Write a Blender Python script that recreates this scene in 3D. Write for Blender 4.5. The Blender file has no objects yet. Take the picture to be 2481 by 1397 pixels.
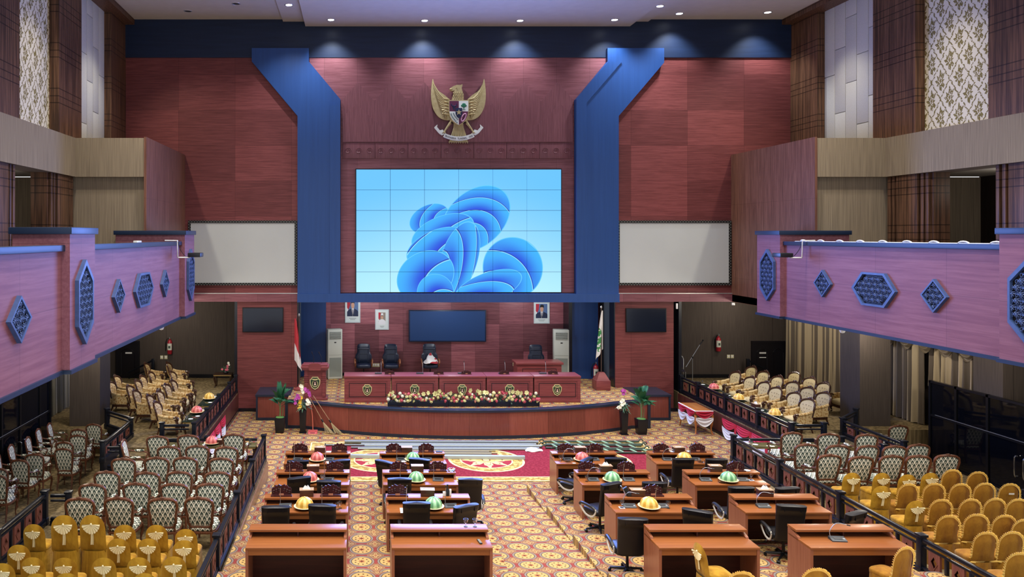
import bpy, bmesh, math, random
from mathutils import Vector, Matrix, Euler
R = math.radians
PI = math.pi
rnd = random.Random(7)
SC = bpy.context.scene
COL = SC.collection
EYE = 6.3
F = 1800.0
VX, VY = 867.0, 571.0

def P(px, py, z):
    """point on the horizontal plane z seen at photo pixel (px, py)"""
    s = (py - VY) / (EYE - z)
    return Vector(((px - VX) / s, F / s, z))

def hx(h):
    h = h.lstrip('#')
    def l(v):
        v = int(v, 16) / 255
        return v / 12.92 if v <= .04045 else ((v + .055) / 1.055) ** 2.4
    return (l(h[0:2]), l(h[2:4]), l(h[4:6]), 1.0)

# ------------------------------------------------------------------ node shorthand
class Sk:
    nt = None
    def __init__(s, o): s.o = o
    def __add__(s, b): return m_('ADD', s, b)
    __radd__ = __add__
    def __sub__(s, b): return m_('SUBTRACT', s, b)
    def __rsub__(s, b): return m_('SUBTRACT', b, s)
    def __mul__(s, b): return m_('MULTIPLY', s, b)
    __rmul__ = __mul__
    def __truediv__(s, b): return m_('DIVIDE', s, b)
    def __neg__(s): return m_('MULTIPLY', s, -1.0)

def put(sock, v):
    if isinstance(v, Sk): Sk.nt.links.new(v.o, sock)
    else: sock.default_value = v

def m_(op, a, b=0.0, c=0.0):
    n = Sk.nt.nodes.new('ShaderNodeMath'); n.operation = op
    put(n.inputs[0], a); put(n.inputs[1], b)
    if op in ('SMOOTH_MIN', 'MULTIPLY_ADD', 'WRAP', 'COMPARE'): put(n.inputs[2], c)
    return Sk(n.outputs[0])
def fl(a): return m_('FLOOR', a)
def fr(a): return m_('FRACT', a)
def ab(a): return m_('ABSOLUTE', a)
def sn(a): return m_('SINE', a)
def cs(a): return m_('COSINE', a)
def mn(a, b): return m_('MINIMUM', a, b)
def mx(a, b): return m_('MAXIMUM', a, b)
def lt(a, b): return m_('LESS_THAN', a, b)
def gt(a, b): return m_('GREATER_THAN', a, b)
def sq(a): return m_('SQRT', a)
def at2(a, b): return m_('ARCTAN2', a, b)
def ln2(a, b): return sq(a * a + b * b)
def mix(f, a, b):
    n = Sk.nt.nodes.new('ShaderNodeMix'); n.data_type = 'RGBA'
    put(n.inputs['Factor'], f) if False else put(n.inputs[0], f)
    put(n.inputs[6], a); put(n.inputs[7], b)
    return Sk(n.outputs[2])
def mulc(c, f):
    n = Sk.nt.nodes.new('ShaderNodeVectorMath'); n.operation = 'SCALE'
    put(n.inputs[0], c); put(n.inputs[3], f)
    return Sk(n.outputs[0])
def sst(a, lo, hi):
    n = Sk.nt.nodes.new('ShaderNodeMapRange'); n.interpolation_type = 'SMOOTHSTEP'
    put(n.inputs[0], a); n.inputs[1].default_value = lo; n.inputs[2].default_value = hi
    return Sk(n.outputs[0])
def xyz(kind='Object'):
    t = Sk.nt.nodes.new('ShaderNodeTexCoord'); s = Sk.nt.nodes.new('ShaderNodeSeparateXYZ')
    Sk.nt.links.new(t.outputs[kind], s.inputs[0])
    return Sk(s.outputs[0]), Sk(s.outputs[1]), Sk(s.outputs[2])
def vec(x, y, z):
    n = Sk.nt.nodes.new('ShaderNodeCombineXYZ'); put(n.inputs[0], x); put(n.inputs[1], y); put(n.inputs[2], z)
    return Sk(n.outputs[0])
def noise(v, scale=1.0, det=3.0, rough=.55):
    n = Sk.nt.nodes.new('ShaderNodeTexNoise'); put(n.inputs['Vector'], v)
    n.inputs['Scale'].default_value = scale; n.inputs['Detail'].default_value = det; n.inputs['Roughness'].default_value = rough
    return Sk(n.outputs[0])
def white(a, b=0.0):
    n = Sk.nt.nodes.new('ShaderNodeTexWhiteNoise'); n.noise_dimensions = '2D'
    put(n.inputs['Vector'], vec(a, b, 0.0))
    return Sk(n.outputs[0])

MATS = {}
def mat(name, color=None, rough=.5, metal=0.0, spec=.5, build=None, emit=None, es=1.0, trans=0.0, bump=None, coat=0.0, sheen=0.0, ior=1.45):
    if name in MATS: return MATS[name]
    m = bpy.data.materials.new(name); m.use_nodes = True
    nt = m.node_tree; Sk.nt = nt
    b = nt.nodes['Principled BSDF']
    b.inputs['Roughness'].default_value = rough; b.inputs['Metallic'].default_value = metal
    b.inputs['Specular IOR Level'].default_value = spec; b.inputs['IOR'].default_value = ior
    b.inputs['Transmission Weight'].default_value = trans; b.inputs['Coat Weight'].default_value = coat
    b.inputs['Sheen Weight'].default_value = sheen
    if color is not None: b.inputs['Base Color'].default_value = hx(color)
    if build:
        c = build(); put(b.inputs['Base Color'], c)
    if emit is not None:
        if callable(emit): put(b.inputs['Emission Color'], emit())
        else: b.inputs['Emission Color'].default_value = hx(emit)
        b.inputs['Emission Strength'].default_value = es
    if bump:
        h, st, di = bump()
        n = nt.nodes.new('ShaderNodeBump'); n.inputs['Strength'].default_value = st; n.inputs['Distance'].default_value = di
        put(n.inputs['Height'], h); nt.links.new(n.outputs[0], b.inputs['Normal'])
    MATS[name] = m
    return m

def wood(name, c1, c2, grain='x', sc=1.0, cell=None, var=.35, rough=.35, spec=.4, seam=None, off=(0, 0), coat=0.0):
    """veneer: grain runs along one axis; cell=(axis_u, w, axis_v, h) gives each sheet its own tone"""
    def b():
        x, y, z = xyz(); d = {'x': x, 'y': y, 'z': z}
        k = {'x': (.6, 14, 14), 'y': (14, .6, 14), 'z': (14, 14, .6)}[grain]
        w = noise(vec(x * (.25 * sc), y * (.25 * sc), z * (.25 * sc)), 2.0, 2.0)
        n = noise(vec(x * (k[0] * sc) + w * .8, y * (k[1] * sc) + w * .8, z * (k[2] * sc) + w * .8), 1.0, 4.0, .65)
        c = mix(sst(n, .18, .86), hx(c1), hx(c2))
        if cell:
            u = fl((d[cell[0]] + off[0]) / cell[1]); v = fl((d[cell[2]] + off[1]) / cell[3])
            c = mulc(c, white(u + .37, v + .11) * var + (1 - var / 2))
            if seam:
                fu = fr((d[cell[0]] + off[0]) / cell[1]) * cell[1]; fv = fr((d[cell[2]] + off[1]) / cell[3]) * cell[3]
                c = mulc(c, 1 - mx(lt(fu, seam), lt(fv, seam)) * .35)
        return c
    return mat(name, rough=rough, spec=spec, build=b, coat=coat)

# ------------------------------------------------------------------ mesh shorthand
class MB:
    def __init__(s): s.bm = bmesh.new(); s.mi = 0; s.X = None
    def _f(s, vs):
        try: f = s.bm.faces.new(vs)
        except ValueError: return None
        f.material_index = s.mi; f.smooth = True
        return f
    def v(s, co):
        co = Vector(co)
        return s.bm.verts.new(s.X @ co if s.X else co)
    def box(s, c, d, bev=0, rot=None, taper=1.0):
        m = Matrix.Translation(c) @ (Euler(rot).to_matrix().to_4x4() if rot else Matrix())
        if s.X: m = s.X @ m
        hx_, hy, hz = d[0] / 2, d[1] / 2, d[2] / 2
        t = taper
        co = [(-hx_, -hy, -hz), (hx_, -hy, -hz), (hx_, hy, -hz), (-hx_, hy, -hz), (-hx_ * t, -hy * t, hz), (hx_ * t, -hy * t, hz), (hx_ * t, hy * t, hz), (-hx_ * t, hy * t, hz)]
        vs = [s.bm.verts.new(m @ Vector(p)) for p in co]
        fs = [s._f([vs[i] for i in q]) for q in ((0, 3, 2, 1), (4, 5, 6, 7), (0, 1, 5, 4), (1, 2, 6, 5), (2, 3, 7, 6), (3, 0, 4, 7))]
        if bev > 0:
            es = set(e for f in fs for e in f.edges)
            r = bmesh.ops.bevel(s.bm, geom=list(es), offset=bev, segments=2, profile=.6, affect='EDGES')
            for f in r['faces']: f.material_index = s.mi; f.smooth = True
        return s
    def bx(s, x0, x1, y0, y1, z0, z1, bev=0):
        return s.box(((x0 + x1) / 2, (y0 + y1) / 2, (z0 + z1) / 2), (abs(x1 - x0), abs(y1 - y0), abs(z1 - z0)), bev)
    def tube(s, pts, r, n=8, closed=False, sx=1.0, cap=True, up=(0, 0, 1)):
        pts = [Vector(p) for p in pts]; N = len(pts); rings = []
        for i, p in enumerate(pts):
            a = pts[(i - 1) % N] if (closed or i > 0) else p
            b = pts[(i + 1) % N] if (closed or i < N - 1) else p
            t = (b - a).normalized()
            u = Vector(up)
            if abs(t.dot(u)) > .95: u = Vector((0, 1, 0)) if abs(t.y) < .9 else Vector((1, 0, 0))
            e1 = t.cross(u).normalized(); e2 = e1.cross(t)
            rr = r[i] if isinstance(r, (list, tuple)) else r
            rings.append([s.v(p + e1 * (math.cos(2 * PI * k / n) * rr * sx) + e2 * (math.sin(2 * PI * k / n) * rr)) for k in range(n)])
        for i in range(N if closed else N - 1):
            A, B = rings[i], rings[(i + 1) % N]
            for k in range(n): s._f([A[k], A[(k + 1) % n], B[(k + 1) % n], B[k]])
        if cap and not closed:
            s._f(rings[0][::-1]); s._f(rings[-1])
        return s
    def cyl(s, a, b, r0, r1=None, n=14):
        return s.tube([a, b], [r0, r0 if r1 is None else r1], n)
    def lathe(s, prof, c=(0, 0, 0), n=20, sx=1.0, sy=1.0, lobes=0, amp=0.0):
        rings = []
        for r, z in prof:
            ring = []
            for k in range(n):
                a = 2 * PI * k / n
                q = r * (1 + (amp * abs(math.cos(lobes * a / 2)) if lobes else 0))
                ring.append(s.v((c[0] + q * math.cos(a) * sx, c[1] + q * math.sin(a) * sy, c[2] + z)))
            rings.append(ring)
        for i in range(len(rings) - 1):
            for k in range(n): s._f([rings[i][k], rings[i][(k + 1) % n], rings[i + 1][(k + 1) % n], rings[i + 1][k]])
        if prof[0][0] > 1e-4: s._f(rings[0][::-1])
        if prof[-1][0] > 1e-4: s._f(rings[-1])
        return s
    def prism(s, poly, d0, d1, plane='xz', hole=None):
        """extrude a 2-D outline between two offsets on the third axis"""
        def w(p, d):
            return {'xz': (p[0], d, p[1]), 'xy': (p[0], p[1], d), 'yz': (d, p[0], p[1])}[plane]
        n = len(poly)
        A = [s.v(w(p, d0)) for p in poly]; B = [s.v(w(p, d1)) for p in poly]
        for i in range(n): s._f([A[i], A[(i + 1) % n], B[(i + 1) % n], B[i]])
        if hole is None:
            s._f(A[::-1]); s._f(B)
        else:
            HA = [s.v(w(p, d0)) for p in hole]; HB = [s.v(w(p, d1)) for p in hole]
            for i in range(n):
                j = (i + 1) % n
                s._f([HA[j], HA[i], HB[i], HB[j]])
                s._f([A[i], A[j], HA[j], HA[i]]); s._f([B[j], B[i], HB[i], HB[j]])
        return s
    def grid(s, fn, nu, nv, cu=False, cv=False):
        g = [[s.v(fn(i / nu, j / nv)) for j in range(nv if cv else nv + 1)] for i in range(nu if cu else nu + 1)]
        a, b = len(g), len(g[0])
        for i in range(nu):
            for j in range(nv):
                s._f([g[i][j], g[(i + 1) % a][j], g[(i + 1) % a][(j + 1) % b], g[i][(j + 1) % b]])
        return s
    def ell(s, c, r, nu=12, nv=8):
        c = Vector(c)
        if not isinstance(r, (tuple, list)): r = (r, r, r)
        top = s.v(c + Vector((0, 0, r[2]))); bot = s.v(c - Vector((0, 0, r[2]))); rings = []
        for j in range(1, nv):
            t = PI * j / nv
            rings.append([s.v(c + Vector((r[0] * math.sin(t) * math.cos(2 * PI * k / nu), r[1] * math.sin(t) * math.sin(2 * PI * k / nu), r[2] * math.cos(t)))) for k in range(nu)])
        for k in range(nu):
            s._f([top, rings[0][k], rings[0][(k + 1) % nu]]); s._f([rings[-1][k], bot, rings[-1][(k + 1) % nu]])
        for j in range(len(rings) - 1):
            for k in range(nu): s._f([rings[j][k], rings[j + 1][k], rings[j + 1][(k + 1) % nu], rings[j][(k + 1) % nu]])
        return s
    def flat(s, pts):
        s._f([s.v(p) for p in pts]); return s
    def build(s, name, m, parent=None, ang=38, loc=None, rot=None):
        me = bpy.data.meshes.new(name)
        bmesh.ops.recalc_face_normals(s.bm, faces=s.bm.faces)
        s.bm.to_mesh(me); s.bm.free()
        for q in (m if isinstance(m, (list, tuple)) else [m]): me.materials.append(q)
        me.set_sharp_from_angle(angle=R(ang))
        o = bpy.data.objects.new(name, me); COL.objects.link(o)
        if parent is not None: o.parent = parent
        if loc is not None: o.location = loc
        if rot is not None: o.rotation_euler = rot
        return o

def tag(o, label, cat, group=None, kind=None):
    o['label'] = label; o['category'] = cat
    if group: o['group'] = group
    if kind: o['kind'] = kind
    return o
def thing(name, label, cat, loc=(0, 0, 0), rz=0.0, group=None):
    o = bpy.data.objects.new(name, None); COL.objects.link(o)
    o.empty_display_size = .1
    o.location = loc; o.rotation_euler = (0, 0, rz)
    return tag(o, label, cat, group)
def struct(name, mb, m, ang=38):
    o = mb.build(name, m, ang=ang); o['kind'] = 'structure'; return o
KIDS = {}
def kids(o):
    if o.name not in KIDS: KIDS[o.name] = list(o.children)
    return KIDS[o.name]
def dup(root, loc, rz=0.0, label=None, group=None, skip=()):
    c = root.copy(); COL.objects.link(c); c.location = loc; c.rotation_euler = (0, 0, rz)
    if label: c['label'] = label
    if group: c['group'] = group
    for ch in kids(root):
        if ch.name.split('.')[0] in skip: continue
        d = ch.copy(); COL.objects.link(d); d.parent = c
        for g in kids(ch):
            e = g.copy(); COL.objects.link(e); e.parent = d
    return c
class Maker:
    """hands out the prototype first and copies of it afterwards"""
    def __init__(s, fn): s.fn = fn; s.p = None; s.used = False
    def __call__(s, loc, rz, label, group=None):
        if s.p is None: s.p = s.fn()
        if not s.used:
            s.used = True; o = s.p; kids(o)
            for ch in kids(o): kids(ch)
            o.location = loc; o.rotation_euler = (0, 0, rz); o['label'] = label
            if group: o['group'] = group
            return o
        return dup(s.p, loc, rz, label, group)
ORD = ['', 'first', 'second', 'third', 'fourth', 'fifth', 'sixth', 'seventh', 'eighth', 'ninth', 'tenth', 'eleventh', 'twelfth']
def bez(p0, p1, p2, p3, n=10):
    out = []
    for i in range(n + 1):
        t = i / n; a = (1 - t)
        out.append(tuple(a ** 3 * p0[k] + 3 * a * a * t * p1[k] + 3 * a * t * t * p2[k] + t ** 3 * p3[k] for k in range(len(p0))))
    return out
def spline(pts, n=6, closed=False):
    pts = [Vector(p) for p in pts]; N = len(pts); out = []
    for i in range(N if closed else N - 1):
        g = lambda k: pts[k % N] if closed else pts[min(max(k, 0), N - 1)]
        a, b, c, d = g(i - 1), g(i), g(i + 1), g(i + 2)
        for k in range(n):
            t = k / n
            out.append(.5 * ((2 * b) + (c - a) * t + (2 * a - 5 * b + 4 * c - d) * t * t + (3 * b - a - 3 * c + d) * t ** 3))
    if not closed: out.append(pts[-1])
    return out
def text_geo(mb, body, size, M, depth=.004):
    """letters as mesh, laid on the plane of matrix M, centred"""
    cu = bpy.data.curves.new('lettering', 'FONT'); cu.body = body; cu.size = size; cu.align_x = 'CENTER'; cu.extrude = depth
    ob = bpy.data.objects.new('lettering', cu); COL.objects.link(ob)
    bpy.context.view_layer.update()
    me = bpy.data.meshes.new_from_object(ob.evaluated_get(bpy.context.evaluated_depsgraph_get()))
    me.transform(M)
    n0 = len(mb.bm.faces); mb.bm.from_mesh(me)
    mb.bm.faces.ensure_lookup_table()
    for f in mb.bm.faces[n0:]: f.material_index = mb.mi
    bpy.data.objects.remove(ob); bpy.data.curves.remove(cu); bpy.data.meshes.remove(me)
# ================================================================== materials of the setting
XC = 3.6
def mirx(x): return 2 * XC - x
YW = 26.67
SW = F / YW
def xw(px): return (px - VX) / SW
def zw(py): return EYE - (py - VY) / SW

red_panels = wood('red veneer wall sheets', '#5b2c2b', '#824645', 'x', 2.0, ('x', 2.03, 'z', 1.27), .5, .42, .3, .012, (.35, .62))
red_center = wood('red veneer centre sheets', '#683a41', '#8d5a61', 'x', 2.0, ('x', 1.19, 'z', 2.9), .25, .4, .3, .01, (.02, .62))
red_vert = wood('red veneer upright grain', '#683c44', '#87565c', 'z', 2.2, ('x', 1.19, 'z', 9.0), .2, .42, .3, .008, (.6, .3))
red_chequer = wood('red veneer chequer sheets', '#6b3a44', '#a0646a', 'x', 2.0, ('x', .94, 'z', 1.07), 1.0, .4, .3, .01, (.12, .35))
red_para = wood('red veneer parapet sheets', '#74434f', '#8f5f69', 'y', 1.1, ('y', 2.14, 'z', 1.1), .12, .55, .4, .01, (1.55, -.66), .0)  # mauve shift in the veneer colour stands in for the video wall's purple light
red_dark = wood('dark red veneer', '#4a1d18', '#7a3626', 'z', 1.0, None, 0, .4, .4)
stage_wood = wood('stage front veneer', '#70362f', '#87493c', 'z', 2.4, ('x', 1.25, 'y', 60.0), .35, .35, .4, .012, (.3, 0), .1)
stage_red = wood('stage furniture veneer', '#692f33', '#8c4848', 'x', 2.0, None, 0, .35, .4, coat=.15)
plinth_wood = wood('plinth veneer', '#6b4a34', '#a37c5a', 'y', 1.0, None, 0, .35, .4, coat=.2)
plinth_dark = wood('dark plinth veneer', '#3d2020', '#6b3a33', 'z', 1.0, None, 0, .4, .4)
box_wood = wood('striped brown veneer', '#56372c', '#8b604e', 'z', 1.6, ('y', .95, 'z', 2.6), .12, .45, .3, .008, (.2, .4))
def pier_b():
    x, y, z = xyz()
    n = noise(vec(x * 18, y * 18, z * .5), 1.0, 4.0, .65)
    c = mix(sst(n, .3, .72), hx('#3d2a1f'), hx('#785640'))
    f = fr((z + .25) / 1.27) * 1.27
    ln = mx(mx(lt(ab(f - .1), .014), lt(ab(f - .29), .014)), lt(ab(f - .5), .014))
    return mulc(c, 1 - ln * .65)
pier_wood = mat('brown pier veneer', rough=.45, spec=.35, build=pier_b)
navy = mat('navy painted board', rough=.42, spec=.4, build=lambda: (lambda q: mix(noise(vec(q[0] * .8, q[1] * 10, q[2] * 10), 1.0, 3.0), hx('#111b30'), hx('#1b2b49')))(xyz()))
blue = mat('blue painted board', rough=.4, spec=.45, build=lambda: (lambda q: mix(noise(vec(q[0] * 12, q[1] * 10, q[2] * .5), 1.0, 3.0), hx('#1a3c74'), hx('#254a86')))(xyz()))
black_trim = mat('black lacquer trim', '#12141c', .25, spec=.5)
def tan_b():
    x, y, z = xyz()
    n = noise(vec(x * 75, y * 75, z * .8), 1.0, 2.0)
    return mix(sst(n, .3, .7), hx('#7d705f'), hx('#9a8b74'))
tan = mat('tan ribbed wallpaper', rough=.8, spec=.2, build=tan_b)
def brown_b():
    x, y, z = xyz()
    n = noise(vec(x * 80, y * 80, z * 1.2), 1.0, 2.0)
    c = mix(sst(n, .3, .7), hx('#433c37'), hx('#514842'))
    f = mx(lt(fr((x + .4) / 2.4), .012), lt(fr((y + .9) / 2.4), .012))
    return mulc(c, 1 - f * .35)
brown = mat('brown ribbed wallpaper', rough=.75, spec=.2, build=brown_b)
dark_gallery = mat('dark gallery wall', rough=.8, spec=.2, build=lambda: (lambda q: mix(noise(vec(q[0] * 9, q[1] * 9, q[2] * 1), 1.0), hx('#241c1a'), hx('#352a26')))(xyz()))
ceil_mat = mat('ceiling paint', rough=.9, spec=.1, build=lambda: (lambda q: mix(noise(vec(q[0] * 3, q[1] * 3, q[2]), 1.0, 4.0), hx('#b3aca4'), hx('#c2bcb4')))(xyz()))
ceil_tile = mat('gallery ceiling tile', rough=.9, spec=.1, build=lambda: (lambda q: mulc(mix(noise(vec(q[0] * 3, q[1] * 3, q[2]), 1.0), hx('#b9b3a6'), hx('#cfc9bc')), 1 - mx(lt(fr(q[0] / .6), .02), lt(fr(q[1] / .6), .02)) * .3))(xyz()))
pad_white = mat('cream padded fabric', rough=.85, spec=.15, build=lambda: (lambda q: mix(noise(vec(q[0] * 30, q[1] * 30, q[2] * 30), 1.0), hx('#bdbdb6'), hx('#d2d2ca')))(xyz()))
def damask_b():
    x, y, z = xyz()
    W, H = .62, 1.0
    u0 = y / W; v0 = z / H
    # two staggered lattices of motifs
    def motif(du, dv):
        u = fr(u0 + du) - .5; v = fr(v0 + dv) - .5
        a = at2(v * 1.35, u); r = ln2(u * 1.25, v * 1.1)
        pet = .25 + .05 * sn(a * 3.0 + 1.57) + .06 * cs(a * 8.0) + .03 * sn(a * 17.0)
        body = lt(r, pet)
        core = lt(r, pet * .42) * gt(r, pet * .26)
        return mn(mx(body - core, 0.0), 1.0)
    m = mx(motif(0.0, 0.0), motif(.5, .5))
    d1 = ab(fr(u0 + v0 + .025 * sn(v0 * 38)) - .5); d2 = ab(fr(u0 - v0 + .025 * sn(v0 * 38 + 2)) - .5)
    lat = lt(mn(d1, d2), .04) * gt(noise(vec(x * 5, y * 26, z * 26), 1.0, 1.0), .44)
    fine = gt(noise(vec(x, y * 22, z * 22), 1.0, 2.0), .42)
    k = mx(m * (fine * .55 + .45), lat)
    return mix(k, hx('#e2dac2'), mix(noise(vec(x, y * 9, z * 9), 1.0), hx('#6a5f3a'), hx('#8f8048')))
damask = mat('damask wallpaper', rough=.7, spec=.2, build=damask_b)

def carpet_b():
    x, y, z = xyz()
    W = .5
    u = fr((x + .18) / W) - .5; v = fr((y + .06) / W) - .5
    r = ln2(u, v); a = at2(v, u)
    base = mix(noise(vec(x * 9, y * 9, 0.0), 1.0, 2.0), hx('#85684b'), hx('#98795a'))
    # corner flower between four roundels
    cu = fr((x + .18) / W + .5) - .5; cv = fr((y + .06) / W + .5) - .5
    cr = ln2(cu, cv); ca = at2(cv, cu)
    c = base
    fl4 = lt(cr, .17 + .07 * cs(ca * 4.0))
    c = mix(fl4, c, hx('#aa8c5f'))
    c = mix(lt(ab(cr - (.17 + .07 * cs(ca * 4.0))), .013), c, hx('#7a3a30'))
    c = mix(lt(cr, .045), c, hx('#8e4a35'))
    dots = lt(ab(cr - .13), .028) * gt(cs(ca * 8.0), .55)
    c = mix(dots, c, hx('#6d4a34'))
    # red web where roundels nearly touch
    web = lt(mn(ab(cu), ab(cv)), .05) * gt(cr, .3)
    c = mix(web, c, hx('#8a403a'))
    # roundel
    c = mix(lt(r, .455), c, hx('#80776d'))
    c = mix(lt(ab(r - .455), .014), c, hx('#7a3c35'))
    c = mix(lt(r, .375), c, hx('#453028'))
    c = mix(lt(r, .352), c, hx('#b8975f'))
    c = mix(lt(ab(r - .235), .03) * gt(cs(a * 9.0), .45), c, hx('#4d3526'))
    c = mix(lt(r, .095 + .03 * cs(a * 8.0)), c, hx('#8c4f36'))
    c = mix(lt(r, .035), c, hx('#3d2a20'))
    n = noise(vec(x * 60, y * 60, z * 60), 1.0, 1.0)
    return mulc(c, n * .35 + .78)
carpet = mat('patterned wool carpet', rough=.95, spec=.1, build=carpet_b)
def carpet2_b():
    x, y, z = xyz()
    n = noise(vec(x * 11, y * 11, z), 1.0, 3.0); k = noise(vec(x * 70, y * 70, z), 1.0, 1.0)
    c = mix(sst(n, .35, .65), hx('#6b5d42'), hx('#93805c'))
    f = mx(lt(ab(fr(x / .3 + .25 * sn(y * 12)) - .5), .07), lt(ab(fr(y / .3 + .25 * sn(x * 12)) - .5), .07))
    return mulc(mix(f * .35, c, hx('#4b4030')), k * .4 + .75)
carpet2 = mat('olive looped carpet', rough=.95, spec=.1, build=carpet2_b)

# ================================================================== camera and light
cam_d = bpy.data.cameras.new('camera'); cam = bpy.data.objects.new('camera', cam_d); COL.objects.link(cam)
cam.location = (0, 0, EYE); cam.rotation_euler = (R(90), 0, 0)
cam_d.sensor_width = 36; cam_d.lens = F / 2481 * 36
cam_d.shift_x = (1240.5 - VX) / 2481; cam_d.shift_y = -(698.5 - VY) / 2481
cam_d.clip_end = 200
SC.camera = cam
vs = SC.view_settings
vs.view_transform = 'Standard'; vs.look = 'None'; vs.gamma = 1; vs.use_curve_mapping = False
vs.exposure = 0.35
w = bpy.data.worlds.new('ambient_fill'); SC.world = w; w.use_nodes = True  # added ambient fill, entering where the rear wall is left out
w.node_tree.nodes['Background'].inputs[0].default_value = hx('#cfd2da')
w.node_tree.nodes['Background'].inputs[1].default_value = 1.5

# ================================================================== the shell
# floor: flat part, left and right terraces, sloping aisle
m = MB()
m.bx(-4.4, 11.45, 18.3, 29.2, -.3, 0)
TY = [18.3, 16.4, 14.4, 12.4, 10.4, 8.0]
for i in range(5):
    z1 = .175 * (i + 1)
    m.bx(-2.33, 2.6, TY[i + 1], TY[i], -.3, z1)
    m.bx(4.165, 9.72, TY[i + 1], TY[i], -.3, z1)
zr = lambda y: max(0.0, .175 * (18.3 - y) / 1.95)
for k in range(5):
    y0, y1 = TY[k + 1], TY[k]
    m.prism([(y0, -.3), (y1, -.3), (y1, zr(y1)), (y0, zr(y0))], 2.6, 4.165, 'yz')
struct('floor', m, carpet)
m = MB()
for sgn in (0, 1):
    g = (lambda x: x) if not sgn else mirx
    m.bx(g(-6.4), g(-2.36), 8, 19.3, -.3, .47)
    m.bx(g(-6.42), g(-4.3), 19.7, 29.4, -.3, .69); m.bx(g(-9.8), g(-6.42), 21.5, 29.4, -.3, .69)
    m.bx(g(-6.4), g(-5.3), 19.3, 19.7, -.3, .58)
    m.bx(g(-9.8), g(-6.4), 8, 19.7, -.3, 0); m.bx(g(-9.8), g(-6.42), 19.7, 21.5, -.3, 0)
struct('floor', m, carpet2)
# back wall
m = MB()
m.bx(-8.95, mirx(-8.95), YW, YW + .3, zw(730), 14.1)
struct('wall_back', m, red_panels)
m = MB(); m.bx(xw(575), xw(720), YW, YW + .5, 0, zw(730)); struct('wall_back_left', m, red_panels)
m = MB(); m.bx(xw(1490), xw(1632), YW, YW + .5, 0, zw(730)); struct('wall_back_right', m, red_panels)
# centre field, chevrons, band over the screen
m = MB(); m.bx(xw(750), xw(1467), YW - .03, YW + .01, zw(243), zw(140))
m.bx(xw(826), xw(1390), YW - .03, YW + .01, zw(708), zw(243)); struct('wall_back_center', m, red_center)
m = MB()
pk = [xw(866 + 80.6 * i) for i in range(7)]
def zig(xs, xe, p0, pitch, zp, zv):
    pts = []; x = p0
    while x > xs: x -= pitch / 2
    k = round((x - p0) / (pitch / 2))
    while x < xe + pitch:
        if xs <= x <= xe: pts.append((x, zp if k % 2 == 0 else zv))
        elif x < xs and x + pitch / 2 > xs:
            t = (xs - x) / (pitch / 2); a, b = (zp, zv) if k % 2 == 0 else (zv, zp); pts.append((xs, a + (b - a) * t))
        elif x > xe and x - pitch / 2 < xe:
            t = (xe - x + pitch / 2) / (pitch / 2); b, a = (zp, zv) if k % 2 == 0 else (zv, zp); pts.append((xe, a + (b - a) * t))
        x += pitch / 2; k += 1
    return pts
x0, x1 = xw(830), xw(1386)
m.prism([(x1, zw(346)), (x0, zw(346))] + zig(x0, x1, xw(1028), 80.6 / SW, zw(200), zw(246)), YW - .055, YW - .02, 'xz')
m.prism([(x1, zw(344)), (x0, zw(344))] + zig(x0, x1, xw(1028), 164 / SW, zw(252), zw(330)), YW - .08, YW - .05, 'xz')
struct('trim_1', m, red_vert)
m = MB()
for i in range(7):
    a = xw(830) + i * (xw(1386) - xw(830)) / 7; b = a + (xw(1386) - xw(830)) / 7 - .015
    m.bx(a, b, YW - .06, YW - .02, zw(384), zw(347), .008)
    for q in range(3):
        c = a + (q + .5) * (b - a) / 3
        m.tube([(c + .12 * math.cos(t) * (1 - t / 14), YW - .06, (zw(384) + zw(347)) / 2 + .12 * math.sin(t) * (1 - t / 14)) for t in [k * .6 for k in range(17)]], .012, 5)
struct('trim_2', m, red_vert)
# navy band, blue columns, beam
m = MB(); m.bx(-8.33, mirx(-8.33), YW - .05, YW + .01, zw(140), 14.06); struct('trim_3', m, navy)
m = MB()
lc = [(612, 120), (612, 152), (722, 283), (722, 716), (825, 716), (825, 243), (749, 152), (749, 120)]
m.prism([(xw(a), zw(b)) for a, b in lc], YW - .22, YW, 'xz')
m.bx(xw(800), xw(825), YW - .27, YW - .2, zw(716), zw(254))
struct('trim_4', m, blue, 20)
m = MB()
rc = [(1603, 120), (1603, 155), (1494, 283), (1494, 716), (1391, 716), (1391, 243), (1467, 152), (1467, 120)]
m.prism([(xw(a), zw(b)) for a, b in rc][::-1], YW - .22, YW, 'xz')
m.prism([(xw(a), zw(b)) for a, b in [(1391, 716), (1416, 716), (1416, 252), (1500, 154), (1467, 154), (1391, 243)]], YW - .27, YW - .2, 'xz')
struct('trim_5', m, blue, 20)
m = MB(); m.bx(xw(722), xw(1494), YW - .3, YW + .3, zw(730), zw(710)); m.bx(xw(722), xw(1494), YW - .34, YW - .28, zw(730), zw(727.5)); struct('trim_6', m, blue)
m = MB()
m.bx(-6.2, xw(722), YW - .08, YW + .01, zw(730), zw(711)); m.bx(xw(1494), mirx(-6.2), YW - .08, YW + .01, zw(730), zw(711))
struct('trim_7', m, red_center)
m = MB()
m.bx(-6.2, xw(722), YW - .09, YW, zw(710.6), zw(709.2)); m.bx(xw(1494), mirx(-6.2), YW - .09, YW, zw(710.6), zw(709.2))
struct('trim_8', m, mat('pale aluminium strip', '#cfcac6', .3, .6))
# ceiling
m = MB()
m.bx(-9.2, -2.68, -2, YW + .3, 14.05, 14.3); m.bx(10.4, 16.4, -2, YW + .3, 14.05, 14.3)
m.bx(-2.68, -1.88, -2, YW + .3, 13.97, 14.3); m.bx(9.75, 10.4, -2, YW + .3, 13.97, 14.3)
m.bx(-1.88, 9.75, -2, YW + .3, 13.8, 14.3)
struct('ceiling', m, ceil_mat)
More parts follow.
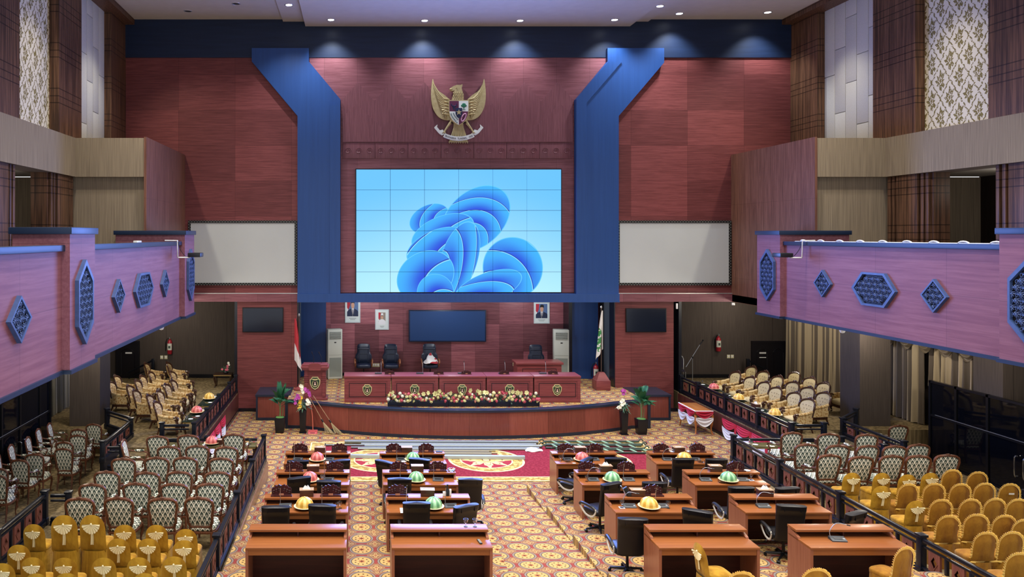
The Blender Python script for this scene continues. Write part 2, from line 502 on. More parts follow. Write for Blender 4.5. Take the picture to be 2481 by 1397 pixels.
# side walls
for sgn, nm in ((0, 'left'), (1, 'right')):
    g = (lambda x: x) if not sgn else mirx
    m = MB(); m.bx(g(-9.0), g(-8.63), -2, YW + .3, 9.0, 14.1); struct('wall_' + nm, m, red_dark)
    m = MB()
    bays = [(26.67, 25.1, 22.4, 20.7, 18.3), (16.6, 14.9, 12.2, 10.5, 8.1)]
    for (a, b, c, d, e) in bays:
        m.bx(g(-8.63), g(-8.33), b, a, 9.1, 14.05)
        m.bx(g(-8.63), g(-8.33), d, c, 9.1, 14.05)
    m.bx(g(-8.63), g(-8.33), 16.6, 18.3, 9.1, 14.05)
    struct('wall_pier_' + nm, m, pier_wood)
    m = MB()
    for (a, b, c, d, e) in bays:
        n = 5; wd = (b - c) / n
        for i in range(n):
            ys = c + i * wd; cuts = [9.12] + [9.12 + v for v in ((1.5, 3.6), (.7, 2.9), (2.1, 4.2), (1.2, 3.3), (.3, 2.5))[i]] + [14.0]
            for q in range(len(cuts) - 1):
                m.box((g(-8.595), ys + wd / 2, (cuts[q] + cuts[q + 1]) / 2), (.07, wd - .012, cuts[q + 1] - cuts[q] - .014), .02)
    struct('wall_padded_panel_' + nm, m, pad_white)
    m = MB()
    for (a, b, c, d, e) in bays: m.bx(g(-8.63), g(-8.6), e, d, 9.12, 14.04)
    struct('wall_paper_panel_' + nm, m, damask)
    m = MB(); m.bx(g(-8.63), g(-8.0), -2, YW, 13.86, 14.05); struct('trim_ceiling_' + nm, m, pier_wood)
    # tan fascia of the gallery and the boxed end
    m = MB()
    m.bx(g(-9.0), g(-8.28), -2, 21.8, 8.03, 9.17)
    m.bx(g(-9.0), g(-6.25), 21.8, YW, 8.03, 9.17)
    struct('wall_fascia_' + nm, m, tan)
    m = MB(); m.bx(g(-11.2), g(-6.25), 21.95, 22.2, 3.95, 8.03); struct('wall_gallery_end_' + nm, m, tan)
    m = MB(); m.prism([(21.78, 3.95), (YW, 3.95), (YW, 9.2), (21.78, 9.2)], g(-6.27), g(-6.2), 'yz'); struct('wall_box_' + nm, m, box_wood)
    # gallery: floor slab, back wall, ceiling, pilasters
    m = MB()
    m.bx(g(-11.2), g(-5.2), -2, 22.6, 3.96, 5.0); m.bx(g(-9.8), g(-6.2), 22.6, YW, 3.96, 4.2); m.bx(g(-9.8), g(-4.33), YW + .3, 29.4, 3.96, 4.2)
    struct('ceiling_under_gallery_' + nm, m, brown)
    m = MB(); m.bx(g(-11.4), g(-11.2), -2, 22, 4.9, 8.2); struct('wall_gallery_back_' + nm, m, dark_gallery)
    m = MB(); m.bx(g(-11.2), g(-9.0), -2, 22, 8.05, 8.2); struct('ceiling_gallery_' + nm, m, ceil_tile)
    m = MB()
    for y0 in (20.2, 16.5, 12.0, 8.0):
        wd = 1.7
        m.bx(g(-8.9), g(-8.45), y0, y0 + wd, 5.0, 8.03)
        for q in (.12, .3, wd - .3, wd - .12): m.bx(g(-8.48), g(-8.36), y0 + q - .05, y0 + q + .05, 5.0, 8.03, .015)
        m.bx(g(-8.48), g(-8.34), y0 + .45, y0 + wd - .45, 5.0, 8.03, .01)
    struct('trim_pilaster_' + nm, m, pier_wood)
    # balcony parapet
    m = MB()
    m.bx(g(-5.3), g(-5.14), -2, 21.5, 3.96, 6.05)
    struct('wall_balcony_' + nm, m, red_para)
    for y0 in (4.33, 12.9, 21.47):
        m = MB(); m.bx(g(-7.0 if y0 > 20 else -6.0), g(-5.0), y0, y0 + 1.23, 3.96, 6.34); struct('wall_balcony_pier_' + nm, m, red_para)
    m = MB()
    m.bx(g(-5.36), g(-5.08), -2, 21.47, 6.03, 6.14, .01)
    for y0 in (4.33, 12.9, 21.47): m.bx(g(-7.05 if y0 > 20 else -6.05), g(-4.95), y0 - .05, y0 + 1.28, 6.33, 6.45, .01)
    struct('trim_cap_' + nm, m, mat('slate blue cap', '#1c2b44', .4, spec=.4))
    m = MB()
    m.bx(g(-5.3), g(-5.1), -2, 21.5, 3.9, 3.97)
    for y0 in (4.33, 12.9, 21.47): m.bx(g(-5.3), g(-4.96), y0 - .03, y0 + 1.26, 3.9, 3.97)
    struct('trim_sill_' + nm, m, MATS['slate blue cap'])
    # hall under the gallery
    m = MB(); m.bx(g(-10.1), g(-9.8), 8, 29.6, -.3, 4.0); struct('wall_low_' + nm, m, brown)
    m = MB(); m.bx(g(-10.1), g(-4.33), 29.4, 29.6, 0, 4.2); struct('wall_low_back_' + nm, m, brown)
    m = MB(); m.bx(g(-8.3), g(-4.6), 29.36, 29.4, .69, .83); struct('baseboard_' + nm, m, black_trim)
    m = MB(); m.bx(g(-4.33), g(-4.1), YW + .5, 29.5, 0, 4.0); m.bx(g(-4.43), g(-4.33), YW + .02, YW + .5, .69, 3.96); struct('trim_jamb_' + nm, m, black_trim)
    m = MB(); m.bx(g(-8.5), g(-7.6), 21.9, 22.8, .6, 3.96); struct('wall_pillar_' + nm, m, brown)
    m = MB(); m.bx(g(-9.8), g(-8.95), 18.6, 19.5, -.05, 3.96); struct('wall_pillar_' + nm, m, brown)
    # plinths
    m = MB(); m.prism([(g(-2.46), -.2), (g(-2.33), -.2), (g(-2.33), .44), (g(-2.46), .44)], 8, 19.32, 'xz'); struct('trim_plinth_' + nm, m, plinth_wood)
    m = MB(); m.prism([(g(-4.4), -.2), (g(-4.28), -.2), (g(-4.28), .66), (g(-4.4), .66)], 19.7, YW, 'xz'); struct('trim_plinth_' + nm, m, plinth_dark)
    m = MB(); m.bx(g(-4.28), g(-4.25), 19.7, YW, 0, .1); m.bx(g(-4.33), g(xw(720)), YW - .03, YW, 0, .12); struct('baseboard_' + nm, m, black_trim)
# ================================================================== stage
ZS = .86
carpet_s = carpet
XL, XR = -2.2, mirx(-2.2)
def front(n=48):
    pts = []
    for i in range(n + 1):
        t = i / n; x = -1.75 + (mirx(-1.75) + 1.75) * t
        u = (x - XC) / (XC + 1.75)
        pts.append((x, 24.35 - 1.25 * (1 - abs(u) ** 2.2)))
    return pts
fr_ = [(-2.35, 24.4)] + front() + [(mirx(-2.35), 24.4)]
m = MB()
m.prism(fr_ + [(mirx(-2.35), 29.0), (-2.35, 29.0)], 0.0, ZS - .005, 'xy')
struct('floor_stage', m, carpet)
m = MB()
def offs(pts, d):
    return [(x, y - d) for x, y in pts]
pl = fr_
m.prism(offs(pl, .05) + pl[::-1], .02, ZS - .03, 'xy')
m.prism([(-3.45, 25.4), (-2.35, 25.4), (-2.35, YW - .01), (-3.45, YW - .01)], 0, ZS - .04, 'xy')
m.prism([(mirx(-3.45), 25.4), (mirx(-2.35), 25.4), (mirx(-2.35), YW - .01), (mirx(-3.45), YW - .01)][::-1], 0, ZS - .04, 'xy')
m.bx(-2.36, -2.3, 24.36, 26.7, .02, ZS - .03); m.bx(mirx(-2.36), mirx(-2.3), 24.36, 26.7, .02, ZS - .03)
struct('wall_stage_front', m, stage_wood, 25)
m = MB()
m.prism(offs(pl, .09) + [(x, y + .22) for x, y in pl][::-1], ZS - .035, ZS + .03, 'xy')
m.prism(offs(pl, .065) + [(x, y + .02) for x, y in pl][::-1], 0, .1, 'xy')
for g in ((lambda x: x), mirx):
    m.bx(g(-3.5), g(-2.3), 25.35, YW - .01, ZS - .05, ZS + .02); m.bx(g(-3.47), g(-2.33), 25.37, 25.45, 0, .09)
    m.bx(g(-3.48), g(-3.42), 25.36, 25.44, 0, ZS)
    m.bx(g(-2.38), g(-2.29), 24.3, 24.42, 0, ZS)
struct('trim_stage_rim', m, mat('blue black stage rim', '#1d2738', .3, spec=.5), 25)
# recess behind the beam
m = MB(); m.bx(xw(715), 9.7, 29.0, 29.2, .7, 4.5); struct('wall_recess', m, red_chequer)
m = MB(); m.bx(-2.3, -1.24, 28.75, 29.0, ZS, 4.5); m.bx(8.15, 9.15, 28.3, 29.0, ZS, 4.5); struct('wall_recess_side', m, blue)
m = MB(); m.bx(8.02, 8.15, 28.25, 29.0, ZS, 4.5); m.bx(-1.24, 8.02, 28.95, 29.0, ZS, ZS + .1); m.bx(xw(720), xw(720) + .06, YW, YW + .52, ZS, zw(730)); m.bx(xw(1488), xw(1490), YW - .01, YW + .52, ZS, zw(730)); struct('trim_recess', m, black_trim)
m = MB(); m.bx(-2.35, -2.2, YW + .5, 29, ZS, 4.2); m.bx(9.4, 9.5, YW + .5, 28.9, ZS, 4.2); struct('wall_wing', m, mat('grey wing curtain wall', '#55606e', .8, spec=.2))
m = MB(); m.bx(-2.4, 9.6, YW + .3, 29.2, 4.25, 4.4); struct('ceiling_recess', m, navy)

# ================================================================== ceiling lamps
lamp_w = mat('lit lamp lens', emit='#f4f7ff', es=14.0)
lamp_off = mat('unlit lamp lens', '#3a3a3a', .3)
ring_m = mat('lamp ring', '#c9c9cc', .3, .6)
def downlight(lit):
    def f():
        t = thing('ceiling_downlight', '', 'ceiling light')
        m = MB(); m.lathe([(.105, 0), (.12, -.012), (.14, -.012), (.15, 0)], n=20); m.build('ring', ring_m, t)
        m = MB(); m.lathe([(.0001, -.006), (.105, -.004)], n=20); m.build('lens', lamp_w if lit else lamp_off, t)
        return t
    return f
DL = Maker(downlight(True)); DLO = Maker(downlight(False))
for px, py, z, lb in [(802, 48, 13.8, 'leftmost lit downlight of the four along the blue central ceiling'), (1029, 50, 13.8, 'second lit downlight along the blue central ceiling'),
                      (1260, 50, 13.8, 'third lit downlight along the blue central ceiling'), (1489, 48, 13.8, 'last lit downlight on the central ceiling, above the right blue column'),
                      (700, 12, 13.97, 'lit downlight in the narrow ceiling strip left of the centre'), (1599, 15, 13.97, 'lit downlight in the narrow ceiling strip right of the centre'),
                      (1646, 33, 14.05, 'lit downlight on the outer ceiling just beside the right strip'), (1860, 30, 14.05, 'lit downlight on the outer ceiling near the right wall')]:
    s = (py - VY) / (EYE - z); p = Vector(((px - VX) / s, F / s, z))
    DL(p, 0, lb, 'lit ceiling downlights')
    L = bpy.data.lights.new('downlight_beam', 'SPOT'); L.energy = 420; L.spot_size = R(95); L.spot_blend = .8; L.color = (.88, .95, 1); L.shadow_soft_size = .1
    o = bpy.data.objects.new('downlight_beam', L); COL.objects.link(o); o.location = p - Vector((0, 0, .05)); o.rotation_euler = (R(12), 0, 0)
for px, py, lb in [(455, 27, 'unlit downlight on the left outer ceiling, nearer the left wall'), (572, 9, 'unlit downlight on the left outer ceiling, nearer the centre')]:
    s = (py - VY) / (EYE - 14.05); DLO(Vector(((px - VX) / s, F / s, 14.05)), 0, lb, 'unlit ceiling downlights')
def lamp(kind, loc, e, col=(1, 1, 1), size=.3, rot=(0, 0, 0), **k):
    L = bpy.data.lights.new('hall_lamp', kind); L.energy = e; L.color = col
    if kind == 'AREA': L.shape = 'RECTANGLE'; L.size = size; L.size_y = k.get('sy', size)
    else: L.shadow_soft_size = size
    if kind == 'SPOT': L.spot_size = k.get('ang', R(110)); L.spot_blend = .9
    o = bpy.data.objects.new('hall_lamp', L); COL.objects.link(o); o.location = loc; o.rotation_euler = rot
    return o
# rows of hall downlights over the seating
for y in (6, 10.5, 15, 19.5):
    for x in (-.6, 3.6, 7.8): lamp('SPOT', (x, y, 13.7), 900, (1, .95, .9), .25, ang=R(120))
for y in (8, 14, 20):
    for x in (-3.4, 10.6): lamp('SPOT', (x, y, 13.9), 1300, (1, .95, .9), .25, ang=R(120))
# soffit lamps under the galleries
for x in (-7.4, mirx(-7.4)):
    for y in (12.5, 17.5, 21, 25.5, 28): lamp('POINT', (x, y, 3.6), 90 if y < 24 else 42, (1, .9, .76), .15)
lamp('POINT', (-7.1, 24.5, 3.5), 70, (1, .92, .8), .12); lamp('POINT', (14.3, 24.5, 3.5), 70, (1, .92, .8), .12)
for x in (.5, 3.4, 6.4): lamp('POINT', (x, 27.4, 3.9), 60, (.9, .94, 1), .12)
# wall-washers over the padded panel on the left, gallery lamps
for y in (22.7, 23.3, 23.9): lamp('SPOT', (-8.1, y, 13.8), 60, (1, .85, .55), .04, (0, R(-14), 0), ang=R(40))
for x, k_ in ((-7.6, -1), (mirx(-7.6), 1)):
    for y in (9, 15.5, 19.5, 23.7): lamp('SPOT', (x, y, 13.75), 800, (1, .92, .76), .12, (0, R(22) * -k_ * -1, 0), ang=R(110))
for x in (-10, mirx(-10)):
    for y in (12, 19): lamp('POINT', (x, y, 7.6), 14, (1, .9, .8), .1)

# ================================================================== video wall
def scr():
    x, y, z = xyz()
    # u,v in screen heights: u -.83..+.83 , v 0..1
    H = 4.385
    u = (x - 3.6) / H; v = (z - zw(707)) / H
    bg = mix(sst(v + .25 * ab(u), -.1, 1.1), hx('#b6ecff'), hx('#63bdfb'))
    c = bg
    lobes = [  # cx, cy, rx, ry, rotation, bands, fold origin
        (-.24, .60, .17, .11, 25, 2.3, .8, -.5), (.14, .60, .32, .225, 42, 4.3, -.75, -.45), (.44, .2, .245, .25, 20, 2.4, -.9, -.5), (-.13, .48, .27, .14, 22, 1.5, .75, -.8), (-.17, .37, .27, .14, 22, 1.6, .7, -.9),
        (.0, .26, .15, .33, -18, 2.6, -.9, -.5), (-.27, .13, .245, .2, 30, 1.5, .6, -.9), (-.19, .0, .15, .15, 10, 1.6, .3, -.9), (.24, .04, .29, .12, 20, 2.2, -.8, -.8)]
    for (cx, cy, rx, ry, a, nb, ox, oy) in lobes:
        ca, sa = math.cos(R(a)), math.sin(R(a))
        du, dv = u - cx, v - cy
        p = (du * ca + dv * sa) / rx; q = (dv * ca - du * sa) / ry
        r = ln2(p, q)
        f = ln2(p - ox, q - oy) * (nb * .62)
        k = fr(f)
        col = mix(sst(k, .0, .95), hx('#0a3fd6'), hx('#32aaf6'))
        col = mix(sst(r, .2, 1.0) * .45, col, hx('#39b2f8'))
        col = mix(gt(k, .965), col, hx('#8adaff')); col = mix(lt(k, .04), col, hx('#0a34ad'))
        col = mix(gt(r, .975), col, hx('#5cc4fc'))
        c = mix(lt(r, 1.0), c, col)
    return c
scr_m = mat('lit video panel', '#05070a', .25, emit=scr, es=.86)
blk = mat('black plastic', '#0c0d10', .4, spec=.4)
sx0, sx1, sz0, sz1 = xw(863), xw(1357), zw(707), zw(411)
t = thing('video_wall', 'large lit blue video wall with an abstract folded shape, under the bird emblem', 'video wall')
m = MB(); m.bx(sx0 - .03, sx1 + .03, YW - .12, YW - .03, sz0 - .02, sz1 + .03); m.build('back_frame', blk, t)
pw, ph = (sx1 - sx0) / 6, (sz1 - sz0) / 6
for i in range(6):
    for j in range(6):
        m = MB(); m.box((sx0 + (i + .5) * pw, YW - .135, sz0 + (j + .5) * ph), (pw - .012, .03, ph - .012)); m.build('display_panel', scr_m, t)

L = lamp('AREA', ((sx0 + sx1) / 2, YW - .17, (sz0 + sz1) / 2), 1500, (.2, .32, 1), sx1 - sx0 - .2, (R(-90), 0, 0), sy=sz1 - sz0 - .2)
L.name = 'video_wall_light'
# ================================================================== railings
rail_m = mat('black navy lacquer', '#0f131d', .3, spec=.4)
rpan_m = wood('carved red brown panel', '#5a322c', '#85503f', 'z', 2.0, None, 0, .45, .3)
PANEL = {}
def panel_mesh(w, h, key):
    if key in PANEL: return PANEL[key]
    m = MB()
    q = 10
    o = [(-w / 2, -h / 2), (0, -h / 2), (w / 2, -h / 2), (w / 2, 0), (w / 2, h / 2), (0, h / 2), (-w / 2, h / 2), (-w / 2, 0)]
    d = [(-w * .13, -h * .15), (0, -h * .3), (w * .13, -h * .15), (w * .27, 0), (w * .13, h * .15), (0, h * .3), (-w * .13, h * .15), (-w * .27, 0)]
    m.prism(o, -.018, .018, 'xz', d)
    m.prism([(a * 1.25, b * 1.25) for a, b in d], -.026, .026, 'xz', d)
    ob = m.build('panel', rpan_m); me = ob.data; bpy.data.objects.remove(ob)
    PANEL[key] = me
    return me
def railing(label, a, b, z, posts, h=.7, group=None, skirt=.1):
    a, b = Vector((a[0], a[1], z)), Vector((b[0], b[1], z))
    d = b - a; L = d.length; rz = math.atan2(d.y, d.x)
    t = thing('railing', label, 'railing', a, rz, group)
    m = MB(); m.box((L / 2, 0, h - .09), (L, .075, .06), .012); m.build('top_rail', rail_m, t)
    m = MB(); m.box((L / 2, 0, h - .19), (L, .045, .035), .006); m.build('middle_rail', rail_m, t)
    m = MB(); m.box((L / 2, 0, .1 - skirt / 2), (L, .12, skirt), .01); m.box((L / 2, 0, .13), (L, .07, .05), .008); m.build('base_rail', rail_m, t)
    ph = h - .20 - .155; pz = .155 + ph / 2
    for p in posts:
        m = MB(); m.box((p, 0, h / 2 - .02 - (skirt - .1) / 2), (.11, .11, h - .04 + skirt - .1), .01); m.box((p, 0, h - .02), (.145, .145, .045), .01); m.box((p, 0, .07), (.135, .135, .14), .01)
        m.build('post', rail_m, t)
    for i in range(len(posts) - 1):
        p, q = posts[i], posts[i + 1]; W = q - p
        n = max(1, round(W / .52)); cw = (W - .11) / n
        for k in range(n):
            c = p + .055 + (k + .5) * cw
            o = bpy.data.objects.new('panel', panel_mesh(min(.25, cw * .62), ph, (round(min(.25, cw * .62), 2), round(ph, 2)))); COL.objects.link(o); o.parent = t; o.location = (c, 0, pz)
            if k < n - 1:
                m = MB(); m.box((c + cw / 2, 0, pz), (.05, .05, ph), .006); m.build('baluster', rail_m, t)
    return t
for sd, g in (('left', lambda x: x), ('right', mirx)):
    k = .05 if sd == 'left' else -.05   # the right hand rails stand a little further in
    railing('long black railing with diamond panels along the %s inner edge, beside the desks' % sd, (g(-2.43) + (0 if sd == 'left' else .08), 19.2), (g(-2.43) + (0 if sd == 'left' else .08), 9.0), .47, [0, 2.1, 4.25, 6.4, 8.5, 10.2], .7, 'black railings around the seating platforms')
    railing('black railing closing the far end of the %s green chair block' % sd, (g(-2.6), 19.2), (g(-5.3), 19.2), .47, [1.3, 2.7], .66, 'black railings around the seating platforms')
    railing('black railing with diamond panels in front of the %s tufted armchairs' % sd, (g(-4.36), 26.55), (g(-4.36), 19.8), .69, [.0, 1.3, 3.2, 5.1, 6.75], .65, 'black railings around the seating platforms')
    railing('short black railing at the near end of the %s tufted armchair platform' % sd, (g(-4.5), 19.8), (g(-5.25), 19.8), .69, [.72], .65, 'black railings around the seating platforms')
    railing('black railing beside the aisle, in front of the %s brown pillar' % sd, (g(-6.32), 18.4), (g(-6.32), 20.7), .69, [0, 2.3], .55, 'black railings around the seating platforms', .32)
    railing('angled black railing stub leading back to the %s brown pillar' % sd, (g(-6.4), 20.82), (g(-7.3), 21.62), .69, [1.2], .6, 'black railings around the seating platforms', .7)
    railing('black railing between the %s aisle and the glass wall, nearest the camera' % sd, (g(-6.32), 15.0), (g(-6.32), 9.0), .47, [0, 2.0, 4.0, 6.0], .7, 'black railings around the seating platforms')
    railing('tiny black railing return turned into the %s aisle beside the back opening' % sd, (g(-6.2), 18.4), (g(-5.85), 18.4), .47, [.36], .68, 'black railings around the seating platforms')
    railing('tiny black railing return turned into the %s aisle beside the near opening' % sd, (g(-6.2), 15.0), (g(-5.85), 15.0), .47, [.36], .68, 'black railings around the seating platforms')

# ================================================================== upholstery helpers
def pad(mb, outline, fmap, bulge_a, bulge_b, rings=4):
    """closed pillow over an outline; fmap(x, z, d) -> point, d = offset along the thickness"""
    n = len(outline); cx = sum(p[0] for p in outline) / n; cz = sum(p[1] for p in outline) / n
    for side, bl in ((1, bulge_a), (-1, bulge_b)):
        prev = None
        for r in range(rings + 1):
            s = 1 - r / (rings + .0); d = side * bl * math.sqrt(max(0, 1 - s ** 4))
            if r == rings:
                c = mb.v(fmap(cx, cz, side * bl))
                for k in range(n): mb._f([prev[k], prev[(k + 1) % n], c])
            else:
                ring = [mb.v(fmap(cx + (p[0] - cx) * s, cz + (p[1] - cz) * s, d)) for p in outline]
                if prev:
                    for k in range(n): mb._f([prev[k], prev[(k + 1) % n], ring[(k + 1) % n], ring[k]])
                prev = ring
    bmesh.ops.remove_doubles(mb.bm, verts=mb.bm.verts, dist=.0004)
def cushion(mb, c, d, dome=.02, n=28, p=4.0):
    rings = [(.93, 0), (1.0, .18), (1.0, .72), (.93, .95), (.6, 1.0 + .6 * dome / d[2]), (.25, 1.0 + dome / d[2])]
    R_ = []
    for s, h in rings:
        R_.append([mb.v((c[0] + d[0] / 2 * s * math.copysign(abs(math.cos(2 * PI * k / n)) ** (2 / p), math.cos(2 * PI * k / n)), c[1] + d[1] / 2 * s * math.copysign(abs(math.sin(2 * PI * k / n)) ** (2 / p), math.sin(2 * PI * k / n)), c[2] + d[2] * h)) for k in range(n)])
    for i in range(len(R_) - 1):
        for k in range(n): mb._f([R_[i][k], R_[i][(k + 1) % n], R_[i + 1][(k + 1) % n], R_[i + 1][k]])
    mb._f(R_[0][::-1]); mb._f(R_[-1])

# ================================================================== green patterned armchair
def green_b():
    x, y, z = xyz()
    u = x / .092; v = (z + y) / .135
    def leaf(du, dv):
        a = fr(u + du) - .5; b = fr(v + dv) - .5
        k = ab(a) / .33 + (b * b) / .2 + ab(b) * .85
        inn = lt(ln2(a * 1.1, (b + .1) * 1.2), .14) * gt(ln2(a * 1.1, (b + .1) * 1.2), .07)
        return lt(k, 1.0) - inn
    f = mx(leaf(.5, 0.0), leaf(0.0, .5))
    n = noise(vec(x * 150, y * 150, z * 150), 1.0, 1.0)
    return mulc(mix(mn(mx(f, 0.0), 1.0), hx('#efecd8'), hx('#47544b')), n * .3 + .85)
green_f = mat('green leaf lattice fabric', rough=.85, spec=.15, build=green_b)
cwood = wood('carved chair wood', '#3f2115', '#7a4a30', 'z', 2.0, None, 0, .35, .45)
def back_pt(x, z, d=0.0): return (x, -.25 - (z - .5) * .22 + d, z)
def make_green():
    t = thing('green_armchair', '', 'armchair')
    ol = spline([(-.19, .5, 0), (-.222, .72, 0), (-.245, .9, 0), (-.19, 1.0, 0), (0, 1.03, 0), (.19, 1.0, 0), (.245, .9, 0), (.222, .72, 0), (.19, .5, 0), (0, .485, 0)], 3, True)
    m = MB(); pad(m, [(p.x, p.y) for p in ol], back_pt, .035, .03, 3); m.build('backrest', green_f, t, 60)
    m = MB(); m.tube([back_pt(p.x * 1.05, .485 + (p.y - .485) * 1.03) for p in ol], .027, 7, True)
    m.ell(back_pt(0, 1.065), (.06, .022, .022), 8, 5)
    for s in (-1, 1): m.tube([back_pt(s * .19, .56), (s * .2, -.245, .42)], .022, 6)
    m.build('back_frame', cwood, t)
    m = MB(); cushion(m, (0, .0, .40), (.55, .54, .09), .03, 24); m.build('seat', green_f, t, 60)
    m = MB(); cushion(m, (0, .0, .345), (.56, .55, .06), 0.0, 24); m.build('seat_rail', cwood, t)
    for s in (-1, 1):
        m = MB(); m.tube(spline([back_pt(s * .245, .76), (s * .285, -.12, .715), (s * .30, .09, .685), (s * .295, .15, .64), (s * .265, .11, .55), (s * .262, .12, .42)], 4), [.018] * 8 + [.022] * 8 + [.02] * 5, 7); a = m.build('arm', cwood, t)
        m = MB(); m.ell((s * .287, -.05, .73), (.032, .13, .028), 8, 6); m.build('arm_pad', green_f, a, 60)
        m = MB(); m.tube(spline([(s * .235, .23, .37), (s * .25, .26, .26), (s * .225, .235, .1), (s * .235, .25, 0)], 3), [.034] * 3 + [.026] * 3 + [.016] * 3 + [.022], 7); m.build('leg', cwood, t)
        m = MB(); m.tube([(s * .2, -.235, .38), (s * .205, -.25, .2), (s * .21, -.31, 0)], [.025, .022, .018], 7); m.build('leg', cwood, t)
    return t
GREEN = Maker(make_green)
ZP = .47
def back_row(lst, z, h, side_txt):
    pass
left_rows = [[(382, 1055.6), (457.6, 1053), (564.8, 1050.8)], [(410.6, 1080.6), (477.4, 1079), (548.8, 1081.8)], [(300.8, 1110), (379.2, 1107.4), (451.2, 1107.4), (536, 1109)],
             [(260.8, 1141.4), (358.4, 1143.6), (434.2, 1142), (524.8, 1142.6)], [(225.6, 1172), (331.8, 1170), (420.8, 1170.8), (505.6, 1170.8)], [(192, 1206), (288, 1205), (390.4, 1206), (484.8, 1204.4)]]
right_rows = [[(1917.6, 1046.9), (2009.4, 1049.8), (2102.5, 1051.7)], [(1957.5, 1075.4), (2031.1, 1078), (2101.5, 1078.9), (2170.3, 1079.6), (2225.6, 1075.7)], [(2009.4, 1101), (2087.7, 1105.2), (2160.7, 1102.9), (2228.8, 1102.9), (2298.2, 1101)]]
def ordl(i, n):
    if n == 1: return 'the only one'
    if i == 0: return 'leftmost'
    if i == n - 1: return 'rightmost'
    return ORD[i + 1] + ' from the left'
for rows, sd in ((left_rows, 'left'), (right_rows, 'right')):
    for ri, row in enumerate(rows):
        for i, (px, py) in enumerate(row):
            p = P(px, py, ZP + 1.06); x = p.x; y = p.y + .36
            rz = rnd.uniform(-.07, .07)
            GREEN((x, y, ZP), rz, 'green leaf-patterned armchair, %s in the %s row of the %s block' % (ordl(i, len(row)), ORD[ri + 1] if ri else 'farthest', sd), 'green patterned armchairs in the %s block' % sd)
GREEN((-5.12, 17.4, ZP), R(-82), 'green leaf-patterned armchair turned sideways, alone by the aisle at the left block', 'green patterned armchairs in the left block')
outer = [(236, 1029.3), (220, 1041.5), (197, 1055), (191, 1071), (166.7, 1086), (119, 1098.7), (64.5, 1111.9), (37.7, 1131.3), (9.7, 1147.1)]
for i, (px, py) in enumerate(outer):
    p = P(px, py, 1.06)
    o = GREEN((p.x - (.35 if i % 2 else .12), (p.y - 18.4) * 1.05 + 18.4 + .3, 0), R(-6 + 3 * (i % 3)), 'green leaf-patterned armchair behind the left aisle railing, %s from the pillar' % (ORD[i + 1]), 'green patterned armchairs between railing and left glass wall'); o.scale = (.86, .82, 1)
for i, (px, py) in enumerate([(158, 1031), (136, 1042), (119, 1058), (86, 1073), (62, 1090)]):
    p = P(px, py, 1.06)
    o = GREEN((p.x - .25, (p.y - 19.3) * 1.25 + 19.3, 0), R(-82), 'green armchair facing the hall before the left glass wall, %s from the curtain' % ORD[i + 1], 'green patterned armchairs backed against the left glass wall'); o.scale = (.8, .85, 1)
p = P(2178, 1030, 1.06); GREEN((p.x, p.y + .36, 0), 0, 'lone green armchair in the dark beyond the right aisle railing, by the curtain', 'green patterned armchairs beside the right curtain')

# ================================================================== gold covered chairs
def gold_b(c1, c2):
    def b():
        x, y, z = xyz(); n = noise(vec(x * 6, y * 6, z * 2), 1.0, 3.0); k = noise(vec(x * 130, y * 130, z * 130), 1.0, 1.0)
        return mulc(mix(sst(n, .3, .7), hx(c1), hx(c2)), k * .3 + .85)
    return b
def wr():
    x, y, z = xyz(); return noise(vec(x * 9 + z * 5, y * 5, z * 7 - x * 6), 1.0, 2.0), .35, .03
gold_v = mat('gold velvet cover', rough=.75, spec=.15, sheen=.1, build=gold_b('#946a16', '#b78d28'), bump=wr)
gold_s = mat('ochre satin cover', rough=.7, spec=.18, sheen=.1, build=gold_b('#855714', '#9f701e'), bump=wr)
bow_m = mat('cream satin bow', '#ecdfae', .5, spec=.4)
ruf_m = mat('gold ruffle', '#efc45c', .6, spec=.3, sheen=.4)
def skirt(mb, w, d, z0, z1, yo, npl=34, flare=1.08):
    def f(u, v):
        a = 2 * PI * u; k = 3.4
        x = w / 2 * math.copysign(abs(math.cos(a)) ** (2 / k), math.cos(a)); y = d / 2 * math.copysign(abs(math.sin(a)) ** (2 / k), math.sin(a))
        s = 1 + (flare - 1) * v + .035 * v * math.sin(npl * a)
        return (x * s, yo + y * s, z1 + (z0 - z1) * v)
    mb.grid(f, 136, 3, True)
def bpt(x, z, d=0.0): return (x, -.2 - (z - .45) * .16 + d, z)
